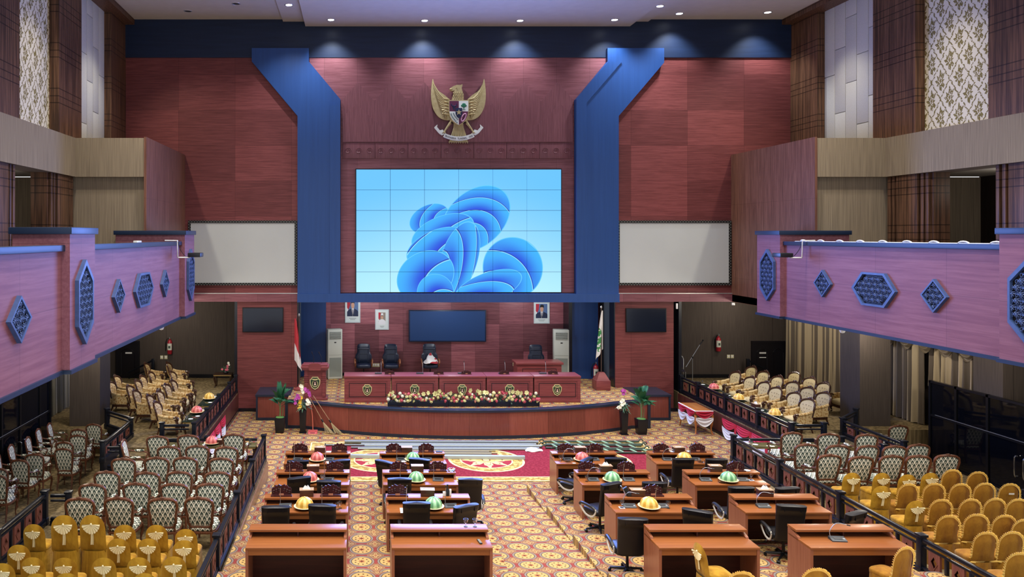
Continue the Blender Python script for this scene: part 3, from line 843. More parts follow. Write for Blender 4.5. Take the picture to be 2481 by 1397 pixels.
def make_gold(kind):
    def f():
        t = thing('covered_chair', '', 'chair')
        M_ = gold_v if kind == 'bow' else gold_s
        hw = .215 if kind == 'bow' else .24
        half = [(hw * .93, .40), (hw, .58), (hw * 1.0, .72), (hw * .88, .82), (hw * .5, .895), (0, .915)]
        ol = spline([(-x, z, 0) for x, z in half[:-1]] + [(0, .915, 0)] + [(x, z, 0) for x, z in half[:-1]][::-1] + [(0, .395, 0)], 3, True)
        m = MB(); pad(m, [(p.x, p.y) for p in ol], bpt, .045, .04, 3); m.build('back_cover', M_, t, 60)
        m = MB(); cushion(m, (0, .03, .40), (.44, .44, .09), .02, 24); m.build('seat_cover', M_, t, 60)
        m = MB(); skirt(m, .45, .5, .0, .43, .0); m.build('skirt', M_, t, 70)
        if kind == 'bow':
            m = MB()
            def bw(u, v):
                a = R(186) + R(168) * u
                r = .01 + .128 * v * (1 + .04 * math.cos(22 * a))
                return bpt(r * 1.12 * math.cos(a), .80 + r * .95 * math.sin(a) + .012 * v * abs(math.cos(a)), -.056 - .01 * v * (1 + math.sin(a * 20)))
            m.grid(bw, 40, 3); m.ell(bpt(0, .8, -.055), (.018, .014, .018), 8, 6); b = m.build('bow', bow_m, t, 80)
            m = MB()
            m.grid(lambda u, v: bpt((.038 + .016 * v) * (u - .5) + .012 * math.sin(v * 3), .79 - .27 * v, -.056 - .008 * math.sin(u * 9)), 4, 6); m.build('bow_tail', bow_m, b, 80)
        else:
            m = MB(); up = [p for p in ol if p.y > .42]; n = len(up)
            fine = spline([(p.x, p.y, 0) for p in sorted(up, key=lambda p: math.atan2(p.y - .5, p.x), reverse=True)], 5)
            q = [(p.x, p.y) for p in fine]
            def rf(u, v):
                i = min(int(u * (len(q) - 1)), len(q) - 1); x, z = q[i]
                dx, dz = x * 1.0, (z - .55); l = math.hypot(dx, dz) or 1
                e = .045 * v + .006 * v * math.sin(i * 2.1)
                return bpt(x + dx / l * e, z + dz / l * e, -.02 + .02 * v * math.sin(i * 1.57))
            m.grid(rf, len(q) - 1, 2); m.build('ruffle', ruf_m, t, 80)
        return t
    return f
BOW = Maker(make_gold('bow')); RUF = Maker(make_gold('ruffle'))
def gold_at(mk, px, py, z, label, group, rz=None, h=.915, sc=None):
    p = P(px, py, z + h)
    o = mk((p.x, p.y + .28, z), rnd.uniform(-.05, .05) if rz is None else rz, label, group)
    o.scale = sc or ((.88, .9, 1) if mk is BOW else (.82, .88, 1))
    return o
G = 'gold covered chairs with bows, left'
L_ = [('back row of left gold block', [(80, 1271), (299.2, 1272.6), (377.6, 1272.6), (449.6, 1282.8)]), ('middle row of left gold block', [(41.6, 1321), (284.8, 1305.8), (359, 1305.8), (443.2, 1310)]),
      ('third row of left gold block', [(75.2, 1351.6), (155.2, 1352.6), (248.6, 1352.6), (334.4, 1351.6), (418.6, 1349.4)]), ('cut off at the bottom edge, left side', [(1.6, 1366), (86.4, 1391), (156.8, 1390), (350.4, 1390)])]
for nm, row in L_:
    for i, (px, py) in enumerate(row): gold_at(BOW, px, py, ZP, 'gold bowed chair cover, %s, %s' % (ordl(i, len(row)), nm), G)
gold_at(BOW, 152, 1247.6, ZP, 'tall gold covered chair, left one of the tall pair', G, .05, .915 * 1.27, (1.02, 1, 1.27))
gold_at(BOW, 224, 1247, ZP, 'tall gold covered chair, right one of the tall pair', G, -.05, .915 * 1.27, (1.02, 1, 1.27))
G = 'gold covered chairs, right'
for i, (px, py) in enumerate([(2067.9, 1145.8), (2139.9, 1146.1), (2203.9, 1150), (2258.2, 1145.8)]): gold_at(BOW, px, py, ZP, 'gold bowed chair cover, %s of four behind the right green chairs' % ordl(i, 4), G)
gold_at(BOW, 2142.1, 1177.8, ZP, 'gold chair cover with cream bow, alone in the second gold row, right side', G); gold_at(BOW, 2223, 1213.9, ZP, 'gold chair cover with cream bow, nearest to the right inner railing', G)
R_ = [('far row beside the black glass wall, right', [(2309.4, 1142), (2371.8, 1147.4)]), ('second row of the right gold block', [(2202.9, 1177), (2267.8, 1175.5), (2330.2, 1176.5), (2389.4, 1174.9), (2450.2, 1176.5)]),
      ('third row of the right gold block', [(2283.8, 1214.9), (2354.2, 1213.9), (2413.4, 1212.3), (2470.6, 1213.9)]), ('fourth row of the right gold block', [(2301.4, 1253.9), (2371.8, 1250.7), (2437.4, 1253.3), (2486, 1263.5)]),
      ('fifth row of the right gold block', [(2391, 1294.8), (2455, 1293.9)]), ('nearest row, bottom right corner', [(2476, 1345)])]
for nm, row in R_:
    for i, (px, py) in enumerate(row): 
        o = gold_at(RUF, px, py, ZP, 'ochre ruffled chair cover, %s, %s' % (ordl(i, len(row)), nm), G)
        if (px, py) == (2450.2, 1176.5):
            m = MB(); m.box(bpt(-.0, .76, -.075), (.13, .004, .03)); m.build('paper_strip', mat('white paper', '#e6e2d6', .8), o)
ZE = .7
G = 'ochre covered chairs beside the near desks'
gold_at(RUF, 2184.7, 1332.7, ZE, 'ochre ruffled chair pulled up to the near right desk, facing left', G, R(18))
gold_at(RUF, 1982, 1384, ZE, 'ochre ruffled chair top peeking up at the bottom edge before the near right desk', G, 0)
gold_at(RUF, 1799, 1392, ZE, 'ochre ruffled chair top barely peeking up beside the sideways gold chair', G, 0)
gold_at(BOW, 1752, 1333, ZE, 'gold covered chair seen edge on before the third near desk', G, R(-84))
# ================================================================== tufted armchairs
def cream_b():
    x, y, z = xyz()
    n = noise(vec(x * 16, y * 16, z * 16), 1.0, 3.0); k = noise(vec(x * 60, y * 60, z * 60), 1.0, 1.0)
    c = mix(sst(n, .5, .58), hx('#c9b182'), hx('#a07a45'))
    return mulc(c, k * .3 + .85)
cream_f = mat('cream floral damask upholstery', rough=.75, spec=.25, build=cream_b)
cream_p = mat('cream tufted satin', rough=.55, spec=.35, build=lambda: (lambda q: mix(noise(vec(q[0] * 18, q[1] * 18, q[2] * 18), 1.0), hx('#b8a470'), hx('#d2c090')))(xyz()))
dwood = wood('dark carved wood', '#24120c', '#573523', 'z', 2.0, None, 0, .3, .5, coat=.2)
def ab_pt(x, z, d=0.0): return (x, -.27 - (z - .45) * .28 - .10 * (1 - (x / .38) ** 2) + d, z)
def make_arm(front_m):
    def f():
        t = thing('tufted_armchair', '', 'armchair')
        ol = spline([(-.3, .46, 0), (-.335, .65, 0), (-.35, .83, 0), (-.25, .95, 0), (0, 1.0, 0), (.25, .95, 0), (.35, .83, 0), (.335, .65, 0), (.3, .46, 0), (0, .44, 0)], 3, True)
        m = MB(); pad(m, [(p.x, p.y) for p in ol], ab_pt, .07, .07, 4)
        b = m.build('backrest', front_m, t, 60)
        m = MB()
        for r_, row in enumerate(((-.2, -.07, .07, .2), (-.13, 0, .13), (-.2, -.07, .07, .2))):
            for x in row: m.ell(ab_pt(x, .62 + r_ * .11, .075 - abs(x) * .06), (.016, .01, .016), 6, 4)
        m.build('tuft_button', dwood, b)
        m = MB(); m.tube([ab_pt(p.x * 1.07, .44 + (p.y - .44) * 1.05) for p in ol if p.y > .5], .034, 7)
        for x in (-.09, 0, .09): m.ell(ab_pt(x, 1.05 + (.025 if x == 0 else 0)), (.06, .03, .04), 8, 5)
        for s in (-1, 1): m.ell(ab_pt(s * .37, .86), (.045, .035, .045), 8, 5)
        m.build('crest_frame', dwood, t)
        m = MB(); cushion(m, (0, .06, .30), (.58, .64, .17), .05, 24, 5); m.build('seat', cream_p, t, 60)
        m = MB(); m.box((0, .03, .255), (.70, .66, .11), .02); m.build('apron', dwood, t)
        for s in (-1, 1):
            m = MB(); m.prism([(-.3, .3), (.29, .3), (.3, .55), (.2, .58), (-.1, .6), (-.34, .66)], s * .29, s * .37, 'yz'); a = m.build('side_panel', cream_f, t)
            m = MB(); m.tube(spline([(s * .335, -.33, .69), (s * .345, -.1, .635), (s * .35, .22, .605)], 4), .052, 8); m.build('arm_pad', cream_f, a, 60)
            m = MB()
            m.tube(spline([(s * .35, .2, .6), (s * .355, .33, .62), (s * .355, .39, .56), (s * .355, .33, .51), (s * .355, .28, .56)], 4), .036, 7)
            m.tube(spline([(s * .35, .33, .52), (s * .345, .36, .42), (s * .33, .33, .3), (s * .33, .35, .25)], 4), .04, 7)
            m.ell((s * .355, .33, .565), (.045, .03, .03), 8, 5); m.build('carved_arm', dwood, t)
            m = MB(); m.tube(spline([(s * .3, .31, .24), (s * .32, .35, .15), (s * .29, .32, .06), (s * .31, .35, 0)], 3), [.05, .05, .045, .04, .035, .028, .022, .022, .03, .03], 7); m.build('leg', dwood, t)
            m = MB(); m.tube([(s * .3, -.27, .24), (s * .31, -.37, 0)], [.035, .025], 7); m.build('leg', dwood, t)
        return t
    return f
ARM_R = Maker(make_arm(cream_p)); ARM_L = Maker(make_arm(cream_f))
ZB = .69
ARMR = []
armr = [(1818, 887), (1847.7, 898.7), (1921.8, 900.3), (1959.7, 913.5), (1779.4, 899.5), (1880.7, 910.2), (1814, 911.9), (1918.5, 924.2), (1848.6, 924.2), (1992.6, 925.8), (1876.5, 937.4), (1954.7, 937.4), (1921, 949.7), (1992.6, 949.7), (1953.9, 965.3)]
rank = {}
def col_label(pts, sd):
    out = []
    order = sorted(range(len(pts)), key=lambda i: pts[i].y)
    for i, p in enumerate(pts): out.append(order.index(i))
    return out
pts = [P(a, b, ZB + .93) for a, b in armr]
rk = col_label(pts, 'right')
NTH = ['nearest', 'second nearest', 'third nearest', 'fourth nearest', 'fifth nearest', 'sixth nearest', 'seventh nearest', 'eighth nearest', 'ninth nearest', 'tenth nearest', 'eleventh nearest', 'twelfth nearest', 'thirteenth nearest', 'second farthest', 'farthest']
for p, k in zip(pts, rk):
    ARMR.append(ARM_R((p.x - .3, p.y - .05, ZB), R(98) + rnd.uniform(-.04, .04), 'cream tufted armchair with carved dark frame on the right platform, %s to the camera' % NTH[k], 'tufted armchairs on the right platform'))
p = P(2047, 923, ZB + 1.0); ARMR.append(ARM_R((p.x, p.y, ZB), R(95), 'cream tufted armchair half hidden by the right brown pillar', 'tufted armchairs on the right platform'))
arml = [(362, 878.5), (415.5, 877), (373.6, 899.4), (425, 899), (290, 909), (352.6, 909), (341, 920), (428, 920), (277, 923.6), (412, 930), (322, 933), (337, 944.5), (394.5, 946), (371, 956), (388, 972)]
pts = [P(a, b, ZB + .93) for a, b in arml]
rk = col_label(pts, 'left')
for p, k in zip(pts, rk):
    ARMR.append(ARM_L((p.x + .27, p.y - .02, ZB), R(-90) + rnd.uniform(-.04, .04), 'gold floral armchair with carved arms on the left platform, %s to the camera' % NTH[k], 'floral armchairs on the left platform'))

for o in ARMR: o.scale = (.78, .82, .88)
# ================================================================== black leather chairs
leather = mat('black leather', rough=.38, spec=.5, build=lambda: (lambda q: mix(noise(vec(q[0] * 40, q[1] * 40, q[2] * 40), 1.0), hx('#08090c'), hx('#101116')))(xyz()))
navy_leather = mat('navy black leather', '#101c33', .35, spec=.5)
grey_pl = mat('grey plastic', '#c6c3b9', .4)
arm_blk = mat('blue black arm pad', '#14161b', .4)
bwood = wood('bent wood arm', '#7a4a30', '#a9714f', 'y', 2.0, None, 0, .35)
def base5(t, m_):
    m = MB()
    m.cyl((0, 0, .1), (0, 0, .4), .03, .022, 10)
    m.lathe([(.05, .06), (.055, .1), (.04, .125)], n=12)
    for k in range(5):
        a = 2 * PI * k / 5 + .3
        m.tube([(0, 0, .1), (.3 * math.cos(a), .3 * math.sin(a), .065)], [.03, .018], 6)
    b = m.build('star_base', m_, t)
    for k in range(5):
        a = 2 * PI * k / 5 + .3; q = MB(); c = (.3 * math.cos(a), .3 * math.sin(a), .028)
        q.cyl((c[0] - .03 * math.sin(a), c[1] + .03 * math.cos(a), c[2]), (c[0] + .03 * math.sin(a), c[1] - .03 * math.cos(a), c[2]), .028, n=10); q.build('caster', blk, b)
def make_exec():
    t = thing('office_chair', '', 'office chair')
    base5(t, blk)
    m = MB(); cushion(m, (0, .03, .40), (.52, .52, .11), .02, 28, 4.5); m.build('seat', leather, t, 60)
    m = MB()
    def bk(u, v):
        a = 2 * PI * u
        z = .46 + .66 * v
        w = .235 + .025 * v
        th = .05 + (.028 if v > .84 else 0)
        x = w * math.copysign(abs(math.cos(a)) ** .4, math.cos(a)); y = th * math.copysign(abs(math.sin(a)) ** .6, math.sin(a))
        return (x, -.22 - .12 * v + .06 * math.sin(v * 3) * 0 + y, z)
    vv = [0, .12, .3, .5, .7, .82, .85, .9, .96, 1.0]
    m.grid(lambda u, v: bk(u, vv[round(v * 9)]), 28, 9, True)
    for v, zz in ((0.0, .45), (1.0, 1.13)):
        c = m.v((0, -.22 - .12 * v, zz + (.02 if v else -.005)))
        ring = [m.v(bk(k / 28, v)) for k in range(28)]
        for k in range(28): m._f([ring[k], ring[(k + 1) % 28], c])
    for s in (-.14, .14): m.box((s, -.35, 1.07), (.008, .135, .10), .003)
    m.build('backrest', leather, t, 50)
    for s in (-1, 1):
        m = MB(); m.tube(spline([(s * .29, -.2, .53), (s * .3, -.1, .57), (s * .3, .2, .57), (s * .295, .27, .52), (s * .28, .12, .38), (s * .275, -.08, .38)], 5, True), .022, 7, True, .6); a = m.build('arm_loop', grey_pl, t)
        m = MB(); m.tube(spline([(s * .295, -.18, .55), (s * .3, -.08, .59), (s * .3, .2, .595), (s * .297, .27, .55)], 4), .03, 8, sx=1.2); m.build('arm_pad', arm_blk, a)
    return t
EXEC = Maker(make_exec)
def make_boss():
    t = thing('leather_chair', '', 'leather chair')
    base5(t, blk)
    m = MB(); cushion(m, (0, .03, .40), (.56, .54, .13), .03, 28, 4); m.build('seat', navy_leather, t, 60)
    ol = spline([(-.24, .5, 0), (-.3, .68, 0), (-.29, .8, 0), (-.24, .88, 0), (-.235, 1.08, 0), (-.18, 1.16, 0), (0, 1.175, 0), (.18, 1.16, 0), (.235, 1.08, 0), (.24, .88, 0), (.29, .8, 0), (.3, .68, 0), (.24, .5, 0), (0, .48, 0)], 3, True)
    bp = lambda x, z, d=0.0: (x, -.24 - (z - .5) * .2 + d + .25 * x * x, z)
    m = MB(); pad(m, [(p.x, p.y) for p in ol], bp, .07, .05, 4)
    b = m.build('backrest', navy_leather, t, 60)
    m = MB()
    m.tube([bp(-.13, .84, .075), bp(.13, .84, .075)], .012, 6)
    m.tube([bp(-.2, 1.0, .05), bp(0, 1.0, .078), bp(.2, 1.0, .05)], .02, 6)
    for s in (-1, 1): m.tube([bp(s * .16, .55, .06), bp(s * .15, .82, .07)], .012, 6)
    m.build('seam', navy_leather, b)
    for s in (-1, 1):
        m = MB(); m.tube(spline([(s * .28, -.24, .58), (s * .31, -.1, .67), (s * .32, .16, .66), (s * .31, .24, .58), (s * .29, .14, .46), (s * .28, -.02, .43)], 4), .026, 7); m.build('arm', bwood, t)
    return t
BOSS = Maker(make_boss)
# ================================================================== council desks
desk_top = wood('orange brown desk veneer', '#7f4924', '#965c30', 'x', 1.6, None, 0, .3, .4, coat=.08)
desk_side = wood('brown desk side veneer', '#824c35', '#996347', 'z', 2.0, None, 0, .3, .45)
desk_dark = wood('dark desk inside', '#2a110c', '#4a2015', 'x', .9, None, 0, .45, .35)
DW, DD, DH = 1.58, .62, .73
def make_desk():
    t = thing('council_desk', '', 'desk')      # origin: near left corner on the floor, +y away from the camera
    for x0 in (0, DW - .045):
        m = MB(); m.prism([(0, 0), (DD, 0), (DD, DH + .075), (DD - .03, DH + .09), (DD - .28, DH + .02), (DD - .3, DH - .035), (0, DH - .035)], x0, x0 + .045, 'yz'); m.build('side_panel', desk_side, t)
    m = MB(); m.bx(0, DW, -.012, DD - .02, DH - .035, DH, .005); m.build('desk_top', desk_top, t)
    m = MB(); m.bx(.045, DW - .045, .01, .03, DH - .13, DH - .035); m.build('apron', desk_top, t)
    m = MB(); m.bx(.045, DW - .045, DD - .1, DD - .075, .02, DH - .035); m.build('modesty_panel', desk_dark, t)
    m = MB(); m.bx(0, DW, DD - .235, DD + .012, DH + .085, DH + .125, .005); s = m.build('ledge', desk_top, t)
    m = MB(); m.bx(.02, DW - .02, DD - .04, DD - .02, DH, DH + .085); m.bx(DW / 2 - .012, DW / 2 + .012, DD - .2, DD - .04, DH, DH + .085); m.build('ledge_back', desk_dark, s)
    return t
DESK = Maker(make_desk)
CX = {1: -1.76, 2: .53, 3: 4.71, 4: 7.08}
RY = {'A': 17.62, 'B': 15.6, 'C': 13.57, 'D': 11.62}
RZ = {'A': .175, 'B': .35, 'C': .525, 'D': .7}
RN = {'A': 'front row', 'B': 'second row', 'C': 'third row', 'D': 'near row'}
CN = {1: 'far left column', 2: 'left aisle column', 3: 'right aisle column', 4: 'far right column'}
for c in CX:
    for r in RY:
        DESK((CX[c], RY[r], RZ[r]), 0, 'two seat reddish wood council desk, %s, %s' % (CN[c], RN[r]), 'council desks')
def dk(c, r, u, v, ledge=False):
    """point on a desk: u along its width 0..1, v depth in metres from the near edge"""
    return Vector((CX[c] + DW * u, RY[r] + (DD - .11 if ledge else v), RZ[r] + DH + (.125 if ledge else 0)))

# microphones
mic_m = mat('grey microphone plastic', '#3a3f44', .4); mic_d = mat('dark microphone plastic', '#1b1d21', .35)
steel = mat('brushed steel', '#b9bcc0', .3, .8)
def make_mic(lean):
    def f():
        t = thing('conference_microphone', '', 'microphone')
        m = MB(); m.prism([(-.07, 0), (.07, 0), (.07, .045), (.05, .05), (-.055, .022), (-.07, .015)], -.115, .115, 'yz'); b = m.build('base_unit', mic_m, t)
        m = MB(); m.box((0, -.01, .0365), (.13, .05, .004), 0, (R(15), 0, 0)); m.build('grille', mic_d, b)
        m = MB(); m.box((.085, -.02, .033), (.03, .02, .006), 0, (R(15), 0, 0)); m.build('button', steel, b)
        pts = spline([(-.095, .04, .045), (-.095, .045, .14), (-.095 + lean[0] * .4, .03, .26), (-.095 + lean[0], lean[1], lean[2])], 5)
        m = MB(); m.tube(pts, .0055, 6); g = m.build('gooseneck', steel, t)
        d = (pts[-1] - pts[-2]).normalized(); m = MB(); m.tube([pts[-1], pts[-1] + d * .05], .011, 8); m.build('mic_head', mic_d, g)
        return t
    return f
MICS = [Maker(make_mic((.0, -.02, .37))), Maker(make_mic((.22, -.02, .26)))]
mset = {(1, 'A'): (.2, .68), (1, 'B'): (.25, .72), (1, 'C'): (.26, .75), (2, 'A'): (.32, .72), (2, 'B'): (.3, .75), (2, 'C'): (.3, .76), (3, 'A'): (.22, .62), (3, 'B'): (.2, .68), (3, 'C'): (.22, .6), (4, 'A'): (.24, .66), (4, 'B'): (.22, .72), (4, 'C'): (.3, None), (4, 'D'): (.38, None)}
for (c, r), us in mset.items():
    for k, u in enumerate(us):
        if u is None: continue
        MICS[1 if c > 2 and k == 0 or (c, r) == (4, 'D') else 0](dk(c, r, u, .27), R(rnd.uniform(-6, 6)), 'grey gooseneck microphone at the %s place, %s, %s' % (('left', 'right')[k], CN[c], RN[r]), 'desk microphones')

# carved name plates
carv = wood('dark red carved wood', '#240e10', '#4d2020', 'z', 2.0, None, 0, .35, .45)
def make_plate():
    t = thing('name_stand', '', 'name stand')
    m = MB()
    out = [(-.185, .03)]
    n = 14
    for i in range(n + 1):
        u = i / n; x = -.19 + .38 * u; z = .12 + .085 * math.sin(PI * u) + (.022 if i % 2 else 0)
        if abs(x) < .02: z -= .035
        out.append((x, z))
    out.append((.185, .03))
    m.prism(out, -.012, .012, 'xz')
    for s in (-1, 1):
        for k in range(3):
            cx, cz = s * (.05 + .05 * k), .1 + .02 * (1 - k)
            m.tube([(cx + (.03 - .0022 * q) * math.cos(q * .7) * s, -.016, cz + (.03 - .0022 * q) * math.sin(q * .7)) for q in range(12)], .005, 4)
    m.build('carved_back', carv, t)
    m = MB(); m.box((0, -.03, .012), (.40, .075, .024), .004); m.build('foot', carv, t)
    m = MB(); m.box((0, -.05, .04), (.09, .012, .035), .003, (R(-15), 0, 0)); m.build('plaque', desk_side, t)
    return t
PLATE = Maker(make_plate)
pset = {(1, 'A'): (.22, .83), (1, 'B'): (.24, .8), (1, 'C'): (.2, .79), (2, 'A'): (.22, .72), (2, 'B'): (.22, .76), (2, 'C'): (.14, None), (3, 'A'): (.22, .68), (3, 'B'): (.16, .7), (3, 'C'): (.55, None), (4, 'A'): (.2, .76), (4, 'B'): (.7, None)}
for (c, r), us in pset.items():
    for k, u in enumerate(us):
        if u is None: continue
        PLATE(dk(c, r, u, 0, True), 0, 'dark carved name stand at the %s place, %s, %s' % (('left', 'right')[k], CN[c], RN[r]), 'carved name stands')

# food domes
def make_dome(cname, c1, c2):
    def f():
        t = thing('food_cover', '', 'food cover')
        mt = mat(cname, rough=.3, spec=.5, build=lambda: (lambda q: mix(sst(cs(at2(q[1], q[0]) * 8.0), -.6, .6), hx(c1), hx(c2)))(xyz()))
        m = MB(); m.lathe([(.15, .05), (.155, .06), (.15, .11), (.125, .16), (.075, .2), (.0001, .215)], n=48, lobes=8, amp=.05); m.ell((0, 0, .215), (.022, .022, .012), 8, 5); m.build('dome', mt, t)
        m = MB(); m.lathe([(.12, .035), (.195, .05), (.2, .056), (.15, .052)], n=32); m.build('rim', mat('cream plate rim', '#e6d7ad', .35), t)
        m = MB(); m.lathe([(.09, 0), (.1, .0), (.16, .034), (.15, .04), (.0001, .03)], n=28); m.build('tray', mic_d, t)
        return t
    return f
PINK, GRN, YEL = Maker(make_dome('pink ribbed plastic', '#b3504f', '#d97d78')), Maker(make_dome('green ribbed plastic', '#5b9468', '#9ed0a0')), Maker(make_dome('yellow ribbed plastic', '#c99a3c', '#e8c873'))
for c, r, u, mk, nm in [(1, 'A', .5, PINK, 'pink'), (1, 'B', .47, PINK, 'pink'), (1, 'C', .49, YEL, 'yellow'), (2, 'A', .5, GRN, 'green'), (2, 'B', .45, GRN, 'green'), (2, 'C', .55, GRN, 'green'), (3, 'A', .42, PINK, 'pink'), (3, 'B', .44, GRN, 'green'), (3, 'C', .43, YEL, 'yellow'), (4, 'A', .47, YEL, 'yellow'), (4, 'B', .5, GRN, 'green')]:
    mk(dk(c, r, u, .178), rnd.random(), '%s ribbed food cover on a plate, %s, %s' % (nm, CN[c], RN[r]), 'food covers')

# tissue boxes
box_w = wood('dark tissue box wood', '#2e1711', '#5a3325', 'x', 2.0, None, 0, .35)
box_l = wood('pale tissue box lid', '#8e7358', '#b79a7a', 'x', 2.0, None, 0, .4)
tis = mat('white tissue', '#e9ebea', .9)
def make_tissue(full):
    def f():
        t = thing('tissue_box', '', 'tissue box')
        m = MB(); m.box((0, 0, .06), (.26, .15, .12), .006); m.build('box', box_w, t)
        m = MB(); m.prism([(-.135, -.08), (.135, -.08), (.135, .08), (-.135, .08)], .12, .128, 'xy', [(-.08, -.03), (.08, -.03), (.08, .03), (-.08, .03)]); m.build('lid', box_l, t)
        m = MB()
        if full: m.grid(lambda u, v: (.075 * math.cos(2 * PI * u) * (1 - .7 * v) + .01 * math.sin(9 * u), .03 * math.sin(2 * PI * u) * (1 - .5 * v), .115 + .075 * v + .012 * math.sin(14 * u)), 16, 4, True)
        else: m.box((0, 0, .118), (.15, .055, .008))
        m.build('tissue', tis, t)
        return t
    return f
TF, TE = Maker(make_tissue(True)), Maker(make_tissue(False))
for c, r, u, mk in [(1, 'A', .53, TE), (1, 'B', .5, TE), (1, 'C', .5, TF), (2, 'A', .42, TE), (2, 'B', .48, TE), (2, 'C', .5, TE), (3, 'A', .45, TE), (3, 'B', .42, TF), (3, 'C', .37, TE), (4, 'A', .47, TE), (4, 'B', .42, TE), (4, 'C', .4, TF)]:
    mk(dk(c, r, u, 0, True), R(rnd.uniform(-4, 4)), 'wooden tissue box on the desk ledge, %s, %s' % (CN[c], RN[r]), 'wooden tissue boxes')

# glasses, saucers, small things
glass = mat('clear glass', '#f4f8fa', .03, trans=1.0, ior=1.45)
china = mat('white china', '#e7e8e6', .2)
bluep = mat('blue white coaster', rough=.5, build=lambda: (lambda q: mix(lt(ln2(q[0], q[1]), .035), hx('#c9d4e6'), hx('#3b63b8')))(xyz()))
def make_glass():
    t = thing('glass_goblet', '', 'glass')
    m = MB(); m.lathe([(.034, 0), (.034, .003), (.008, .008), (.007, .05), (.03, .075), (.042, .125), (.039, .125), (.027, .08), (.0001, .062)], n=18); m.build('bowl', glass, t)
    return t
def make_saucer():
    t = thing('saucer', '', 'saucer'); m = MB(); m.lathe([(.03, 0), (.035, .002), (.065, .012), (.068, .014), (.035, .007), (.0001, .006)], n=22); m.build('dish', china, t); return t
def make_coaster():
    t = thing('drink_coaster', '', 'coaster'); m = MB(); m.box((0, 0, .004), (.1, .1, .008), .002); m.build('mat', bluep, t); return t
def make_ash():
    t = thing('glass_dish', '', 'glass dish'); m = MB(); m.lathe([(.06, 0), (.075, .005), (.08, .05), (.07, .05), (.062, .015), (.0001, .012)], n=24, lobes=12, amp=.03); m.build('bowl', glass, t); return t
GL, SA, CO, AS = Maker(make_glass), Maker(make_saucer), Maker(make_coaster), Maker(make_ash)
for c, r, u, v, lg, txt in [(1, 'B', .63, .25, 0, 'beside the pink cover'), (1, 'B', .655, .21, 0, 'right of the goblet by the pink cover'), (1, 'C', .88, .14, 0, 'at the right end'), (1, 'C', .905, .2, 0, 'at the right end behind another goblet'), (2, 'D', .78, 0, 1, 'left one of two on the ledge'), (2, 'D', .875, 0, 1, 'right one of two on the ledge'),
                      (3, 'A', .09, .2, 0, 'at the left end'), (3, 'A', .14, .27, 0, 'behind the left end goblet'), (3, 'B', .1, .2, 0, 'at the left end'), (3, 'B', .36, .24, 0, 'left of the green cover'), (3, 'C', .12, .22, 0, 'on a blue coaster'), (3, 'C', .66, .2, 0, 'beside the right microphone'), (4, 'A', .4, .27, 0, 'left of the yellow cover'), (4, 'B', .84, .28, 0, 'on a blue coaster'),
                      (2, 'A', .4, .27, 0, 'left of the green cover'), (2, 'A', .43, .24, 0, 'near the green cover, second goblet')]:
    p = dk(c, r, u, v, bool(lg))
    if (c, r, u) in ((3, 'C', .12), (4, 'A', .4), (4, 'B', .84)):
        CO(p.copy(), 0, 'blue and white coaster under a goblet, %s, %s' % (CN[c], RN[r]), 'drink coasters'); p.z += .008
    GL(p, 0, 'stemmed glass goblet %s, %s, %s' % (txt, CN[c], RN[r]), 'glass goblets')
for c, r, u, v, lg, txt in [(2, 'A', .37, .0, 1, 'beside the tissue box'), (4, 'A', .38, 0, 1, 'left of the tissue box'), (4, 'A', .64, 0, 1, 'right of the tissue box'), (4, 'B', .86, 0, 1, 'beside the name stand'), (2, 'A', .36, .12, 0, 'below the left microphone'), (3, 'A', .42, .05, 0, 'in front of the pink cover')]:
    SA(dk(c, r, u, v, bool(lg)), 0, 'white china saucer %s, %s, %s' % (txt, CN[c], RN[r]), 'white saucers')
for c, r, u, v, lg, txt in [(1, 'A', .38, .19, 0, 'left of the pink cover'), (2, 'B', .95, .0, 1, 'on the right end of the ledge'), (3, 'A', .2, .14, 0, 'at the left place'), (4, 'A', .7, .1, 0, 'at the right place'), (4, 'B', .4, .13, 0, 'left of the green cover')]:
    AS(dk(c, r, u, v, bool(lg)), 0, 'round cut glass dish %s, %s, %s' % (txt, CN[c], RN[r]), 'cut glass dishes')
def sheet(nm, lb, cat, p, d, m_, rz=0):
    q = MB(); q.box((0, 0, d[2] / 2), d, .001); o = q.build(nm, m_, loc=p, rot=(0, 0, rz)); return tag(o, lb, cat)
paper = mat('white paper sheet', '#e9ebee', .8)
sheet('paper_sheet', 'white paper sheets lying on the front left desk beside the right chair', 'paper', dk(1, 'A', .74, .07), (.3, .2, .006), paper, .2)
sheet('paper_slip', 'small white paper standing at the near edge of the pink cover desk, right block', 'paper', dk(3, 'A', .27, .02), (.07, .05, .004), paper, .3)
sheet('paper_pad', 'white paper edge beside the black chair on the third desk of the left aisle column', 'paper', dk(2, 'C', .22, .08), (.2, .25, .006), paper)
sheet('tablet_folder', 'dark open tablet cover on the second desk of the left aisle column', 'tablet', dk(2, 'B', .3, .20) + Vector((0, 0, .055)), (.22, .06, .012), mat('dark grey tablet', '#56585b', .4))
sheet('envelope', 'white envelope on the ledge of the front left desk beside the tissue box', 'envelope', dk(1, 'A', .67, 0, True), (.14, .09, .01), paper)
sheet('envelope', 'pale envelope on the ledge end of the front left aisle desk', 'envelope', dk(2, 'A', .92, 0, True), (.15, .08, .02), mic_d)
q = thing('remote_control', 'black remote control with pale buttons lying on the near left aisle desk', 'remote control', dk(2, 'D', .89, .2), R(8))
m = MB(); m.box((0, 0, .01), (.045, .17, .02), .006); m.build('case', mic_d, q)
m = MB()
for i in range(3):
    for j in range(6): m.box((-.013 + .013 * i, -.065 + .024 * j, .0215), (.008, .012, .004))
m.build('buttons', mat('pale keys', '#b5b5b0', .5), q)
q = thing('bottle_holder', 'small dark bottle holder with napkins on the ledge of the third aisle desk', 'holder', dk(2, 'C', .74, 0, True))
